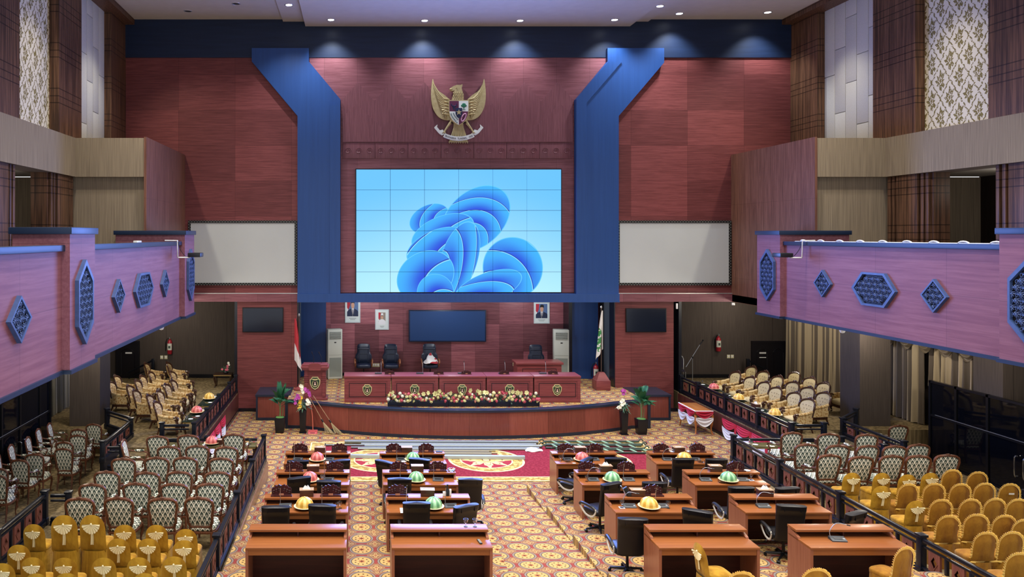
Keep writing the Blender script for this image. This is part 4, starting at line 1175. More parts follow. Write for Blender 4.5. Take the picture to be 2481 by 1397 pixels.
m = MB(); m.lathe([(.035, 0), (.035, .1), (.014, .13), (.013, .2), (.016, .2), (.016, .215), (.0001, .215)], n=14); m.build('bottle', mic_d, q)
m = MB(); m.box((-.06, -.01, .04), (.06, .05, .08), .01); m.box((.055, .01, .06), (.04, .04, .12), .01); m.build('napkin_stack', china, q)
q = thing('desk_calculator', 'dark stacked card holders on the ledge of the third desk, right aisle column', 'holder', dk(3, 'C', .24, 0, True))
m = MB(); m.box((0, 0, .08), (.1, .05, .16), .01, (0, R(-28), 0)); m.box((.05, -.04, .03), (.1, .05, .06), .01); m.build('holder_body', mic_d, q)
m = MB(); m.box((-.06, -.01, .1), (.012, .06, .2), .004, (0, R(-28), 0)); m.build('silver_frame', steel, q)

# chairs at the desks: top centre of each back as seen in the photograph, and its turn
cs_ = {(1, 'A'): [(721.8, 1114, 3), (823, 1113, 18)], (1, 'B'): [(725, 1154.7, 20), (796.5, 1163, -3)], (1, 'C'): [(667.7, 1225, 1), (780.4, 1221, -6)],
       (2, 'A'): [(931, 1115.4, -36), (1016, 1109.6, -20)], (2, 'B'): [(968.3, 1157.3, 0), (1139.7, 1158, -4)], (2, 'C'): [(1009.5, 1215.4, 0), (1130, 1222, 25)],
       (3, 'A'): [(1422.8, 1110, 46), (1492, 1107.9, -2)], (3, 'B'): [(1482, 1168.7, 24), (1587, 1166.4, -2)], (3, 'C'): [(1538, 1258, -4), (1689.6, 1234, -30)],
       (4, 'A'): [(1656, 1109.6, 0), (1736.4, 1110.3, 0)], (4, 'B'): [(1796.5, 1178, -2), (1909, 1179.5, 8)], (4, 'C'): [(1917.6, 1222, -8), (2076, 1239.5, 26)]}
NEAR = {'A': 16.4, 'B': 14.4, 'C': 12.4}
for (c, r), l in cs_.items():
    for k, (px, py, a) in enumerate(l):
        p = P(px, py, RZ[r] + 1.08); off = Vector((-math.sin(R(a)), math.cos(R(a)))) * .33
        x, y = p.x + off.x, max(p.y + off.y, NEAR[r] + .31)
        o = EXEC((x, y, RZ[r]), R(a), 'black leather office chair at the %s place, %s, %s' % (('left', 'right')[k], CN[c], RN[r]), 'black leather office chairs'); o.scale = (.95, .95, .95)
# ================================================================== carved balcony panels
fret_m = mat('slate blue carved fretwork', rough=.4, spec=.45, build=lambda: (lambda q: mix(noise(vec(q[0] * 8, q[1] * 8, q[2] * 8), 1.0), hx('#2c3c60'), hx('#4a6194')))(xyz()))
fret_bk = mat('black fret backing', '#0d0e13', .6)
def inside(p, poly):
    r = False; n = len(poly)
    for i in range(n):
        a, b = poly[i], poly[(i + 1) % n]
        if (a[1] > p[1]) != (b[1] > p[1]) and p[0] < (b[0] - a[0]) * (p[1] - a[1]) / (b[1] - a[1]) + a[0]: r = not r
    return r
def make_fret(kind):
    def f():
        w, h, sh = {'tall': (.74, 1.54, .36), 'wide': (1.5, .8, .36), 'small': (.72, .72, 0)}[kind]
        if kind == 'small': P_ = [(-w / 2, 0), (0, -h / 2), (w / 2, 0), (0, h / 2)]
        elif kind == 'tall': P_ = [(-w / 2, -h / 2 + sh), (0, -h / 2), (w / 2, -h / 2 + sh), (w / 2, h / 2 - sh), (0, h / 2), (-w / 2, h / 2 - sh)]
        else: P_ = [(-w / 2, 0), (-w / 2 + sh, -h / 2), (w / 2 - sh, -h / 2), (w / 2, 0), (w / 2 - sh, h / 2), (-w / 2 + sh, h / 2)]
        t = thing('carved_panel', '', 'carved panel')       # stands in the local x-z plane, face towards -y
        k = 1 - .075 / min(w, h) * 1.3
        I_ = [(a * k, b * k) for a, b in P_]
        m = MB(); m.prism(P_, -.075, 0, 'xz', I_); m.build('rim', fret_m, t)
        m = MB(); m.prism([(a * .98, b * .98) for a, b in P_], -.015, 0, 'xz'); m.build('backing', fret_bk, t)
        m = MB(); S = .2; y = -.05
        nx, nz = int(w / S) + 2, int(h / S) + 2
        for i in range(-nx, nx + 1):
            for j in range(-nz, nz + 1):
                cx, cz = (i + (.5 if j % 2 else 0)) * S * (1.0), j * S * .62
                if not inside((cx * 1.06, cz * 1.06), I_): continue
                for q in range(8):
                    a = 2 * PI * q / 8; L = .085 if q % 2 == 0 else .065
                    e = (cx + L * math.cos(a), cz + L * math.sin(a))
                    if inside(e, I_): m.tube([(cx + .015 * math.cos(a), y - .01, cz + .015 * math.sin(a)), (cx + L * .6 * math.cos(a + .12), y - .01, cz + L * .6 * math.sin(a + .12)), (e[0], y, e[1])], [.006, .012, .004], 5)
                m.ell((cx, y - .012, cz), (.022, .012, .022), 8, 4)
                for s in (-1, 1):
                    pts = []
                    for q in range(13):
                        rr = .05 - .003 * q; a = q * .62
                        p = (cx + s * (S * .5 - .005) + s * rr * math.cos(a) * -1, cz + rr * math.sin(a) + .02 * s)
                        if inside(p, I_): pts.append((p[0], y, p[1]))
                    if len(pts) > 4: m.tube(pts, .007, 5)
        m.build('scrollwork', fret_m, t)
        m = MB(); m.box((0, -.003, 0), (.1, .006, .1)); m.build('wall_mount', fret_bk, t)
        return t
    return f
FT, FW, FS = Maker(make_fret('tall')), Maker(make_fret('wide')), Maker(make_fret('small'))
gp = 'carved blue panels on the balcony fronts'
for sd, g, rz in (('left', lambda x: x, R(90)), ('right', mirx, R(-90))):
    FT((g(-5.0), 22.06, 5.14), rz, 'tall carved blue hexagon on the %s balcony pier nearest the stage' % sd, gp)
    FT((g(-5.0), 13.5, 5.1), rz, 'tall carved blue hexagon on the %s balcony pier near the camera' % sd, gp)
    FW((g(-5.14), 17.72, 5.02), rz, 'wide carved blue hexagon in the middle of the %s balcony front' % sd, gp)
    FS((g(-5.14), 19.65, 5.04), rz, 'carved blue diamond on the %s balcony front, between hexagon and stage pier' % sd, gp)
    FS((g(-5.14), 15.85, 5.02), rz, 'carved blue diamond on the %s balcony front, between hexagon and near pier' % sd, gp)
FS((-5.14, 11.2, 5.04), R(90), 'carved blue diamond on the left balcony front, at the left photo edge', gp)

# projectors on brackets
def projector(sd, x, y, sg):
    t = thing('projector', 'black projector on a white bracket hung from the %s balcony rail' % sd, 'projector', (x, y, 6.14))
    m = MB(); m.tube([(-.25 * sg, 0, .03), (.1 * sg, 0, .03), (.1 * sg, 0, -.42), (.1 * sg, .02, -.44), (.45 * sg, .02, -.44)], .02, 6); m.build('bracket', mat('white painted steel', '#d8d9d8', .4), t)
    m = MB(); m.box((.58 * sg, .1, -.37), (.36, .42, .12), .025); b = m.build('body', mic_d, t)
    m = MB(); m.cyl((.58 * sg + .08, .3, -.37), (.58 * sg + .08, .35, -.37), .05, n=16); m.build('lens', mat('blue lens glass', '#2c5a9c', .1), b)
    m = MB(); m.tube(spline([(.12 * sg, 0, .0), (.16 * sg, .02, -.2), (.3 * sg, .05, -.4), (.42 * sg, .06, -.4)], 5), .008, 5); m.build('cable', blk, t)
projector('left', -5.1, 20.6, 1); projector('right', mirx(-5.1), 20.4, -1)
# a small white adapter on the left rail, a row of cord loops on the right rail
tag(MB().box((-5.22, 17.6, 6.16), (.1, .35, .05), .01).build('power_adapter', china), 'small white adapter lying on top of the left balcony rail', 'adapter')
m = MB()
for i in range(10):
    y = 13.6 + i * .78; m.tube([(12.36, y + .14 * math.cos(a_), 6.135 + .05 * math.sin(a_)) for a_ in [PI * k / 6 for k in range(7)]], .018, 5)
m.tube([(12.36, 13.3, 6.145), (12.36, 21, 6.145)], .012, 5)
tag(m.build('cable', china), 'pale cord laid in loops along the top of the right balcony rail', 'cable')

# ================================================================== screens and displays on the back wall
scr_w = mat('white projection cloth', rough=.85, spec=.1, build=lambda: (lambda q: mix(noise(vec(q[0] * .6, q[1], q[2] * .5), 1.0, 3.0), hx('#b4b8b6'), hx('#c5c8c5')))(xyz()))
def bord():
    x, y, z = xyz()
    f = lt(ab(fr((x + z) / .1) - .5) + ab(fr((z - x) / .1) - .5), .42)
    return mix(f, hx('#0a0b0d'), hx('#5e5f58'))
bord_m = mat('black carved screen border', rough=.5, build=bord)
for sd, a, b in (('left', 457, 720), ('right', 1494, 1770)):
    t = thing('projection_screen', 'blank white projection screen with black carved border, %s of the video wall' % sd, 'projection screen')
    x0, x1, z0, z1 = xw(a), xw(b), zw(690.5), zw(534)
    m = MB(); m.prism([(x0, z0), (x1, z0), (x1, z1), (x0, z1)], YW - .07, YW - .022, 'xz', [(x0 + .09, z0 + .09), (x1 - .09, z0 + .09), (x1 - .09, z1 - .09), (x0 + .09, z1 - .09)]); m.build('border', bord_m, t)
    m = MB(); m.bx(x0 + .08, x1 - .08, YW - .05, YW - .024, z0 + .08, z1 - .08); m.build('cloth', scr_w, t)
tvg = mat('black display glass', '#0a1020', .12, spec=.5)
def tv(label, x0, x1, z0, z1, y):
    t = thing('television', label, 'television')
    m = MB(); m.bx(x0, x1, y - .07, y - .012, z0, z1, .01); m.build('casing', blk, t)
    m = MB(); m.bx((x0 + x1) / 2 - .2, (x0 + x1) / 2 + .2, y - .02, y, (z0 + z1) / 2 - .2, (z0 + z1) / 2 + .2); m.build('wall_mount', blk, t)
    m = MB(); m.bx(x0 + .03, x1 - .03, y - .075, y - .068, z0 + .03, z1 - .03); m.build('screen', tvg, t)
tv('dark wall television on the red wall left of the stage', xw(588), xw(687), zw(804), zw(744), YW)
tv('dark wall television on the red wall right of the stage', xw(1515), xw(1613), zw(804), zw(746), YW)
SR = F / 29.0
xr = lambda px: (px - VX) / SR
zr_ = lambda py: EYE - (py - VY) / SR
t = thing('display_board', 'large blue switched-off display board on the chequered wall behind the stage table', 'display')
m = MB(); m.bx(xr(990), xr(1177), 28.9, 28.99, zr_(827), zr_(750), .01); m.build('casing', navy, t)
m = MB(); m.bx(xr(1050), xr(1110), 28.98, 29.0, zr_(800), zr_(780)); m.build('wall_mount', blk, t)
m = MB(); m.bx(xr(993), xr(1174), 28.892, 28.9, zr_(824), zr_(753)); m.build('screen', mat('blue display glass', '#1d3f70', .3, spec=.4), t)

# framed portraits
fr_w = mat('pale picture frame', '#c4cfd0', .35); skin = mat('portrait skin', '#c79a80', .6); suit = mat('portrait dark suit', '#1b2746', .6)
flag_r = mat('flag red', '#b02a3a', .7); wht = mat('flag white', '#dfe0e2', .7); hairm = mat('black cap', '#14151a', .6); bgm = mat('portrait backdrop', '#54709c', .6)
def portrait(label, px0, px1, py0, py1, white=False, mat_in=0.0):
    x0, x1, z0, z1 = xr(px0), xr(px1), zr_(py1), zr_(py0); W, H = x1 - x0, z1 - z0; y = 29.0
    t = thing('framed_portrait', label, 'portrait')
    m = MB(); m.prism([(x0, z0), (x1, z0), (x1, z1), (x0, z1)], y - .04, y, 'xz', [(x0 + .04, z0 + .04), (x1 - .04, z0 + .04), (x1 - .04, z1 - .04), (x0 + .04, z1 - .04)]); m.build('frame', fr_w, t)
    m = MB(); m.bx(x0 + .035, x1 - .035, y - .012, y, z0 + .035, z1 - .035); m.build('mount', mat('pale mount', '#d5dedb', .7), t)
    ix0, ix1 = x0 + .08 + mat_in, x1 - .08 - mat_in; iz0, iz1 = z0 + H * .25, z1 - .06 - mat_in * 1.2
    w, h = ix1 - ix0, iz1 - iz0; c = (ix0 + ix1) / 2
    def L(poly, d, mt, nm):
        m = MB(); m.prism([(ix0 + a * w, iz0 + b * h) for a, b in poly], y - d, y - d + .003, 'xz'); return m.build(nm, mt, pic)
    m = MB(); m.bx(ix0, ix1, y - .016, y - .01, iz0, iz1); pic = m.build('picture', bgm if not white else mat('grey backdrop', '#8f8478', .6), t)
    L([(0, 1), (.3, 1), (.26, .62), (.12, .38), (0, .5)], .019, flag_r, 'flag')
    L([(0, .5), (.12, .38), (.05, .28), (0, .3)], .019, wht, 'flag')
    st = wht if white else suit
    L([(0, 0), (1, 0), (1, .26), (.9, .36), (.64, .45), (.38, .45), (.1, .36), (0, .22)], .022, st, 'jacket')
    if not white:
        L([(.4, .46), (.62, .46), (.56, .08), (.5, 0)], .025, wht, 'shirt'); L([(.49, .4), (.55, .4), (.56, .08), (.52, .02), (.49, .08)], .028, hairm, 'tie')
    e = [(.51 + .15 * math.cos(2 * PI * k / 16), .63 + .19 * math.sin(2 * PI * k / 16)) for k in range(16)]
    L(e, .031, skin, 'face')
    L([(.34, .72), (.36, .86), (.42, .95), (.62, .95), (.68, .86), (.68, .72), (.63, .77), (.4, .77)], .034, wht if white else hairm, 'cap')
    if white: L([(.36, .72), (.66, .72), (.65, .77), (.37, .77)], .037, hairm, 'cap_peak')
    m = MB()
    for k, ww in ((.16, .62), (.11, .45)): m.bx(c - ww * w / 2, c + ww * w / 2, y - .0145, y - .012, z0 + H * k, z0 + H * (k + .018))
    m.build('caption_line', mat('grey print', '#6d7a7c', .7), t)
portrait('framed portrait of a smiling person in dark suit and black cap, farthest left', 836, 873, 720, 781)
portrait('framed portrait of a person in dark suit and tie, right of the display board', 1293, 1331, 732, 783)
portrait('wide framed small portrait of a person in white uniform and peaked cap', 909, 942, 749, 798, True, .05)

# ================================================================== bird emblem
gold_e = mat('old gold emblem', rough=.45, spec=.5, metal=.25, build=lambda: (lambda q: mix(noise(vec(q[0] * 10, q[1] * 10, q[2] * 10), 1.0), hx('#9c8a5c'), hx('#c9b98c')))(xyz()))
em_w = mat('emblem white', '#dfe3df', .5); em_r = mat('emblem maroon', '#5e2145', .5); em_b = mat('emblem navy', '#14224a', .5); em_g = mat('emblem green', '#1f6b4f', .5)
ex, ez, eu = xw(1109), zw(272), 1 / SW
ey = YW - .14
E = lambda a, b: (ex + (a - 1109) * eu, ez - (b - 272) * eu)     # emblem drawing units = photo pixels at the wall scale
t = thing('bird_emblem', 'golden spread-winged bird emblem with shield and motto ribbon above the video wall', 'emblem')
for s in (-1, 1):
    m = MB()
    wing = spline([(1109 + s * a, b, 0) for a, b in [(62, 194), (66, 230), (62, 262), (48, 285), (28, 293), (16, 288), (19, 262), (20, 246), (34, 232), (48, 222), (58, 206)]], 4, True)
    m.prism([E(p.x, p.y) for p in wing], ey - .05, ey + .03, 'xz')
    for k in range(11):
        u = k / 10
        tip = (61 - 34 * u ** 1.5, 204 + 86 * u); root = (22 + 6 * (1 - u), 246 + 20 * u)
        pts = [E(1109 + s * (root[0] + (tip[0] - root[0]) * q + 7 * math.sin(PI * q) * u), root[1] + (tip[1] - root[1]) * q + 9 * math.sin(PI * q) * (1 - u * .3)) for q in (0, .25, .5, .75, 1)]
        m.tube([(a, ey - .06 - .02 * math.sin(PI * i / 4), b) for i, (a, b) in enumerate(pts)], [.03, .05, .055, .045, .015], 6)
    for k in range(6):
        u = k / 5; m.tube([(lambda q: (q[0], ey - .1, q[1]))(E(1109 + s * (22 + 22 * q_), 244 + 36 * u * (1 - q_ * .2) - 4 * q_ + 8 * q_ * u)) for q_ in (0, .4, .8)], [.02, .04, .015], 6)
    m.build('wing', gold_e, t)
m = MB()
neck = [E(*p) for p in [(1093, 246), (1096, 232), (1099, 222), (1094, 224), (1090, 222), (1088, 220), (1090, 216), (1096, 212), (1104, 209), (1114, 209), (1118, 207), (1118, 212), (1116, 216), (1118, 224), (1121, 232), (1121, 246)]]
m.prism(neck, ey - .12, ey + .03, 'xz')
for k in range(5):
    for j in range(5):
        q = E(1097 + j * 5 + (k % 2) * 2, 228 + k * 4); m.ell((q[0], ey - .125, q[1]), (.03, .02, .035), 6, 4)
q = E(1103, 216); m.ell((q[0], ey - .13, q[1]), (.02, .02, .02), 8, 5)
q = E(1091, 219); m.ell((q[0], ey - .1, q[1]), (.06, .04, .035), 8, 5)
m.build('head', gold_e, t)
m = MB()
m.prism([E(*p) for p in [(1098, 300), (1120, 300), (1124, 330), (1133, 346), (1085, 346), (1094, 330)]], ey - .06, ey + .02, 'xz')
for k in range(9):
    a = E(1101 + k * 2, 302); b = E(1087 + k * 5.5, 349); m.tube([(a[0], ey - .08, a[1]), ((a[0] + b[0]) / 2, ey - .09, (a[1] + b[1]) / 2), (b[0], ey - .07, b[1])], [.015, .035, .012], 5)
m.build('tail', gold_e, t)
m = MB(); m.bx(ex - .3, ex + .3, ey, YW - .03, ez - .4, ez + .1); m.build('wall_mount', blk, t)
for s in (-1, 1):
    m = MB()
    for k in range(5):
        a = E(1109 + s * (15 + k), 288 + k * 2); b = E(1109 + s * (24 + k * .8), 304 + k * 2.4); m.tube([(a[0], ey - .08, a[1]), (b[0], ey - .07, b[1])], [.045, .012], 5)
    a, b, c = E(1109 + s * 20, 300), E(1109 + s * 29, 312), E(1109 + s * 35, 322)
    m.tube([(a[0], ey - .08, a[1]), (b[0], ey - .1, b[1]), (c[0], ey - .12, c[1])], [.06, .035, .03], 6)
    for k in range(3):
        d = E(1109 + s * (31 + k * 4), 327 - k); m.tube([(c[0], ey - .12, c[1]), ((c[0] + d[0]) / 2, ey - .16, c[1] - .02), (d[0], ey - .12, d[1])], .018, 5)
    m.build('leg', gold_e, t)
# shield
def shape(pts, d0, d1, mt, nm, par):
    m = MB(); m.prism([E(*p) for p in pts], ey + d0, ey + d1, 'xz'); return m.build(nm, mt, par)
sh = [(1086, 247)] + [(1086, 272)] + [(1088, 284), (1094, 295), (1102, 302), (1109, 306), (1116, 302), (1124, 295), (1130, 284), (1132, 272), (1132, 247)]
shd = shape([(1109 + (a - 1109) * 1.06, 276 + (b - 276) * 1.05) for a, b in sh], -.14, 0, gold_e, 'shield', t)
shape([(1086.5, 248), (1109, 248), (1109, 273), (1086.5, 273)], -.155, -.13, em_r, 'quarter', shd)
shape([(1109, 248), (1131.5, 248), (1131.5, 273), (1109, 273)], -.155, -.13, em_w, 'quarter', shd)
shape([(1086.5, 273), (1109, 273), (1109, 305), (1102, 301), (1094, 294), (1088.5, 284)], -.155, -.13, em_w, 'quarter', shd)
shape([(1109, 273), (1131.5, 273), (1129.5, 284), (1124, 294), (1116, 301), (1109, 305)], -.155, -.13, em_r, 'quarter', shd)
shape([(1101, 265), (1117, 265), (1117, 279), (1114, 286), (1109, 290), (1104, 286), (1101, 279)], -.17, -.15, em_b, 'heart_shield', shd)
st = []
for k in range(10):
    r = 7.5 if k % 2 == 0 else 2.9; a = PI / 2 + k * PI / 5; st.append((1109 + r * math.cos(a), 275.5 - r * math.sin(a)))
shape(st, -.185, -.165, gold_e, 'star', shd)
m = MB()
for a, b, r in [(1121, 257, 5), (1117.5, 259.5, 3.6), (1124.5, 259.5, 3.6), (1121, 261, 4)]:
    q = E(a, b); m.ell((q[0], ey - .155, q[1]), (r * eu, .012, r * eu * .8), 10, 5)
q = E(1121, 265.5); m.box((q[0], ey - .157, q[1]), (.03, .012, .09)); q = E(1121, 268.5); m.box((q[0], ey - .157, q[1]), (.12, .012, .015)); m.build('tree', em_g, shd)
m = MB()
for s in (-1, 1):
    m.tube([(lambda q: (q[0], ey - .16, q[1]))(E(1097.5 + s * a, b)) for a, b in [(1, 260), (5, 259.5), (6.5, 256), (5.5, 253.5)]], [.022, .02, .015, .006], 5)
m.prism([E(*p) for p in [(1093.5, 261), (1101.5, 261), (1099.5, 267), (1098.5, 270), (1096.5, 270), (1095.5, 267)]], ey - .165, ey - .15, 'xz'); m.build('buffalo_head', em_b, shd)
m = MB()
m.tube([(lambda q: (q[0], ey - .16, q[1]))(E(1120.5 + 6.5 * math.cos(a) * .75 + 3 * math.sin(a) * .9, 287.5 - 9 * math.sin(a) - 1.5 * math.cos(a))) for a in [2 * PI * k / 20 for k in range(20)]], .022, 6, True); m.build('chain', mat('emblem pink', '#c58fae', .4), shd)
m = MB()
for k in range(7):
    u = k / 6; q = E(1090.5 + 14 * u ** 1.4, 279 + 20 * u); m.ell((q[0], ey - .157, q[1]), (.03, .01, .035), 6, 4)
    q = E(1096 + 10 * u ** 1.3, 277.5 + 15 * u); m.ell((q[0], ey - .157, q[1]), (.025, .01, .025), 6, 4)
m.build('rice_and_cotton', mat('emblem grey', '#7d8f8c', .5), shd)
# ribbon and motto
m = MB()
Rr = 78; ca = (1109, 338 - Rr)
def rb(a, r): return E(ca[0] + r * math.sin(a), ca[1] + r * math.cos(a))
n = 20; aa = R(27)
ol = [rb(-aa + 2 * aa * k / n, Rr + 5) for k in range(n + 1)] + [rb(aa - 2 * aa * k / n, Rr - 5) for k in range(n + 1)]
m.prism(ol, ey - .16, ey - .12, 'xz')
for s in (-1, 1):
    m.prism([E(1109 + s * a, b) for a, b in [(32, 326), (38, 316), (46, 318), (47, 326), (40, 330)]], ey - .11, ey - .07, 'xz')
    m.prism([E(1109 + s * a, b) for a, b in [(42, 322), (52, 310), (51, 304), (57, 309), (59, 312), (48, 325), (43, 324)]], ey - .13, ey - .09, 'xz')
rbn = m.build('ribbon', em_w, t)
m = MB(); word = 'BHINNEKA TUNGGAL IKA'; n = len(word)
for k, ch in enumerate(word):
    if ch == ' ': continue
    a = -R(23.5) + R(47) * k / (n - 1); q = rb(a, Rr + 2.2)
    M_ = Matrix.Translation((q[0], ey - .163, q[1])) @ Matrix.Rotation(a, 4, 'Y').inverted() @ Matrix.Rotation(R(90), 4, 'X')
    text_geo(m, ch, .09, M_, .003)
m.build('motto_lettering', em_b, rbn)
# ================================================================== stage furniture
crest_gold = mat('crest gold', '#cfc58f', .4, .2); crest_green = mat('crest green', '#1f3a26', .5); crest_dark = mat('crest dark', '#3a2420', .5)
def crest(par, c, sc, y):
    """little shield crest on the plane y, facing -y; c = (x, z) in the parent's space"""
    sh_ = [(-.1, .2), (.1, .2), (.14, .13), (.185, .1), (.175, -.05), (.11, -.19), (0, -.25), (-.11, -.19), (-.175, -.05), (-.185, .1), (-.14, .13)]
    def S(k): return [(c[0] + a * k * sc, c[1] + b * k * sc) for a, b in sh_]
    m = MB(); m.prism(S(1), y - .02, y, 'xz'); o = m.build('crest', crest_gold, par)
    m = MB(); m.prism(S(.84), y - .026, y - .019, 'xz'); m.build('crest_field', crest_green, o)
    m = MB(); m.prism([(c[0] + a * sc, c[1] + b * sc) for a, b in [(-.1, .1), (-.05, .085), (.05, .085), (.1, .1), (.09, .13), (0, .12), (-.09, .13)]], y - .034, y - .025, 'xz')
    m.tube([(c[0] + .095 * math.cos(a) * sc, y - .03, c[1] + (-.04 + .11 * math.sin(a)) * sc) for a in [R(130 + 280 * k / 18) for k in range(19)]], .012 * sc, 5)
    m.build('crest_wreath', crest_gold, o)
    m = MB(); m.ell((c[0], y - .028, c[1] - .02 * sc), (.06 * sc, .012, .09 * sc), 10, 6); q = m.build('crest_disc', crest_dark, o)
    m = MB(); m.ell((c[0], y - .04, c[1] - .01 * sc), (.022 * sc, .012, .03 * sc), 8, 5); m.ell((c[0], y - .04, c[1] - .07 * sc), (.04 * sc, .012, .035 * sc), 8, 5); m.build('crest_figure', mat('crest pale', '#d5b9a8', .5), o)
bx0, bw = -.46, 1.552
bl = ['leftmost', 'second from the left', 'middle', 'second from the right', 'rightmost']
gap_m = mat('dark panel groove', '#2a1016', .6)
for i in range(5):
    t = thing('council_table', 'red wood stage table unit with shield crest, %s of five' % bl[i], 'table', (bx0 + i * bw, 24.3, ZS), 0, 'stage table units')
    m = MB(); m.bx(.006, bw - .006, -.03, .7, .80, .86, .006); m.bx(.02, bw - .02, -.012, .02, .69, .80); m.build('table_top', stage_red, t)
    m = MB(); m.bx(.02, bw - .02, 0, .05, 0, .8); m.bx(.02, bw - .02, -.02, 0, 0, .1, .004)
    for x in (.02, bw - .12): m.bx(x, x + .1, -.015, 0, .1, .69)
    m.build('front_panel', stage_red, t)
    m = MB(); a, b, c, d = .17, bw - .17, .17, .63
    m.prism([(a, c), (b, c), (b, d), (a, d)], -.006, .0, 'xz', [(a + .02, c + .02), (b - .02, c + .02), (b - .02, d - .02), (a + .02, d - .02)]); m.build('panel_groove', gap_m, t)
    for x in (.02, bw - .06): m = MB(); m.bx(x, x + .04, .05, .68, 0, .8); m.build('side_panel', stage_red, t)
    crest(t, (bw / 2 - .01, .42), .82, -.005)
for i, px in enumerate((908, 1009, 1110, 1209, 1308)):
    x = (px - VX) / 73.2
    MICS[0]((x + .12, 24.7, ZS + .86), R(180), 'gooseneck microphone on the %s stage table unit' % bl[i], 'stage microphones')
for i, px in enumerate((944, 1063, 1130, 1222, 1340)):
    x = (px - VX) / 73.2
    o = PLATE((x, 24.62, ZS + .86), 0, 'small carved dark name stand on the stage tables, %s' % bl[i], 'stage name stands'); o.scale = (.85, .85, .6)
# lectern
t = thing('lectern', 'red wood lectern with stepped sides and shield crest at the left of the stage', 'lectern', (-1.42, 24.65, ZS))
m = MB(); m.bx(-.36, .36, 0, .4, .08, 1.0); m.bx(-.42, .42, -.05, .45, 0, .08, .01); m.build('body', stage_red, t)
m = MB(); m.box((0, .18, 1.03), (.84, .56, .06), .01); m.box((0, .18, 1.09), (.92, .6, .07), .012); m.box((0, .2, 1.15), (.82, .5, .05), .01); tp = m.build('reading_top', stage_red, t)
m = MB(); m.prism([(-.19, 1.0), (.19, 1.0), (.21, 1.1), (.19, 1.2), (.1, 1.235), (-.1, 1.235), (-.19, 1.2), (-.21, 1.1)], -.14, -.1, 'xz'); m.build('front_board', stage_red, t)
m = MB()
for s in (-1, 1):
    m.box((s * .29, -.012, .55), (.1, .03, .9))
    for k in range(4): m.box((s * .29, -.03, .62 + .06 * k), (.16, .03, .018))
m.build('pilaster', stage_red, t)
crest(t, (0, .58), .95, -.004)
for x, lx in ((-.06, -.05), (.2, -.07)):
    m = MB(); m.tube(spline([(x, .3, 1.17), (x, .3, 1.35), (x + lx, .26, 1.5)], 5), .008, 6); g = m.build('gooseneck', mic_d, t)
    m = MB(); m.tube([(x + lx, .26, 1.5), (x + lx * 1.3, .23, 1.56)], .014, 8); m.build('mic_head', mic_d, g)
# rear desk
t = thing('rear_desk', 'red wood desk with dark carved ornament behind the stage tables at right', 'desk', (5.68, 26.55, ZS))
m = MB(); m.bx(-.04, 1.66, -.05, .7, .84, .92, .01); m.build('desk_top', stage_red, t)
m = MB(); m.bx(.02, 1.6, 0, .05, 0, .84); m.bx(.02, .07, .05, .68, 0, .84); m.bx(1.55, 1.6, .05, .68, 0, .84); m.build('front_panel', stage_red, t)
m = MB(); m.prism([(.2, .1), (1.42, .1), (1.42, .7), (.2, .7)], -.006, 0, 'xz', [(.22, .12), (1.4, .12), (1.4, .68), (.22, .68)]); m.build('panel_groove', gap_m, t)
m = MB(); m.prism([(.5 + .31 * (1 - math.cos(PI * k / 14)), .3 + .3 * math.sin(PI * k / 14) + (.02 if k % 2 else 0)) for k in range(15)], -.03, 0, 'xz'); m.build('carved_ornament', carv, t)
# leather chairs on the stage
for x, y, lb in [(.22, 28.25, 'navy leather high-back chair, leftmost behind the stage tables'), (1.26, 28.2, 'navy leather high-back chair, second from the left behind the stage tables'),
                 (2.75, 28.25, 'navy leather high-back chair holding a crumpled red and white cloth'), (6.78, 28.0, 'navy leather high-back chair behind the rear desk')]:
    o = BOSS((x, y, ZS), R(180), lb, 'leather chairs on the stage'); o.scale = (1.04, 1.0, 1.1)
def cl():
    x, y, z = xyz(); return mix(gt(noise(vec(x * 3, y * 3, z * 6), 1.0, 1.0), .54), hx('#dfe1e4'), hx('#a52c38'))
m = MB(); r2 = random.Random(3)
m.grid(lambda u, v: ((.27 * math.cos(2 * PI * u) * (1 - v * .92) + .03 * math.sin(13 * u + 5 * v)), .2 * math.sin(2 * PI * u) * (1 - v * .9) + .02 * math.sin(17 * u), .02 + .36 * v ** .8 + .02 * math.sin(19 * u + 9 * v)), 30, 8, True)
tag(m.build('folded_cloth', mat('red and white cloth', rough=.85, build=cl), loc=(2.75, 28.05, ZS + .63)), 'crumpled red and white cloth lying on the third stage chair', 'cloth')

# floor standing air conditioners
ac_m = mat('off white appliance', '#c9cfc4', .45); ac_g = mat('grey grille', '#8e978f', .5); ac_d = mat('dark grille gap', '#3b4546', .6)
def make_ac():
    t = thing('air_conditioner', '', 'air conditioner')
    m = MB(); m.box((0, .17, .94), (.56, .34, 1.88), .02); m.build('cabinet', ac_m, t)
    m = MB(); m.bx(-.22, .22, -.006, .02, 1.5, 1.78); g = m.build('outlet', ac_d, t)
    m = MB()
    for k in range(7): m.box((0, -.012, 1.52 + .04 * k), (.44, .02, .012), 0, (R(25), 0, 0))
    m.build('louvre', ac_m, g)
    m = MB(); m.bx(-.23, .23, -.006, .01, .08, .8); q = m.build('intake', ac_g, t)
    m = MB(); m.bx(-.04, .04, -.006, .01, 1.36, 1.4); m.build('display', mic_d, t)
    m = MB(); m.bx(-.26, .26, -.004, .01, .9, .91); m.build('seam', ac_g, t)
    return t
AC = Maker(make_ac)
AC((-.86, 28.3, ZS), R(14), 'off white standing air conditioner left of the stage chairs', 'standing air conditioners')
AC((7.72, 28.15, ZS), R(-6), 'off white standing air conditioner right of the rear desk', 'standing air conditioners')
AC((-7.95, 23.3, .69), R(70), 'off white standing air conditioner beside the left brown pillar', 'standing air conditioners')

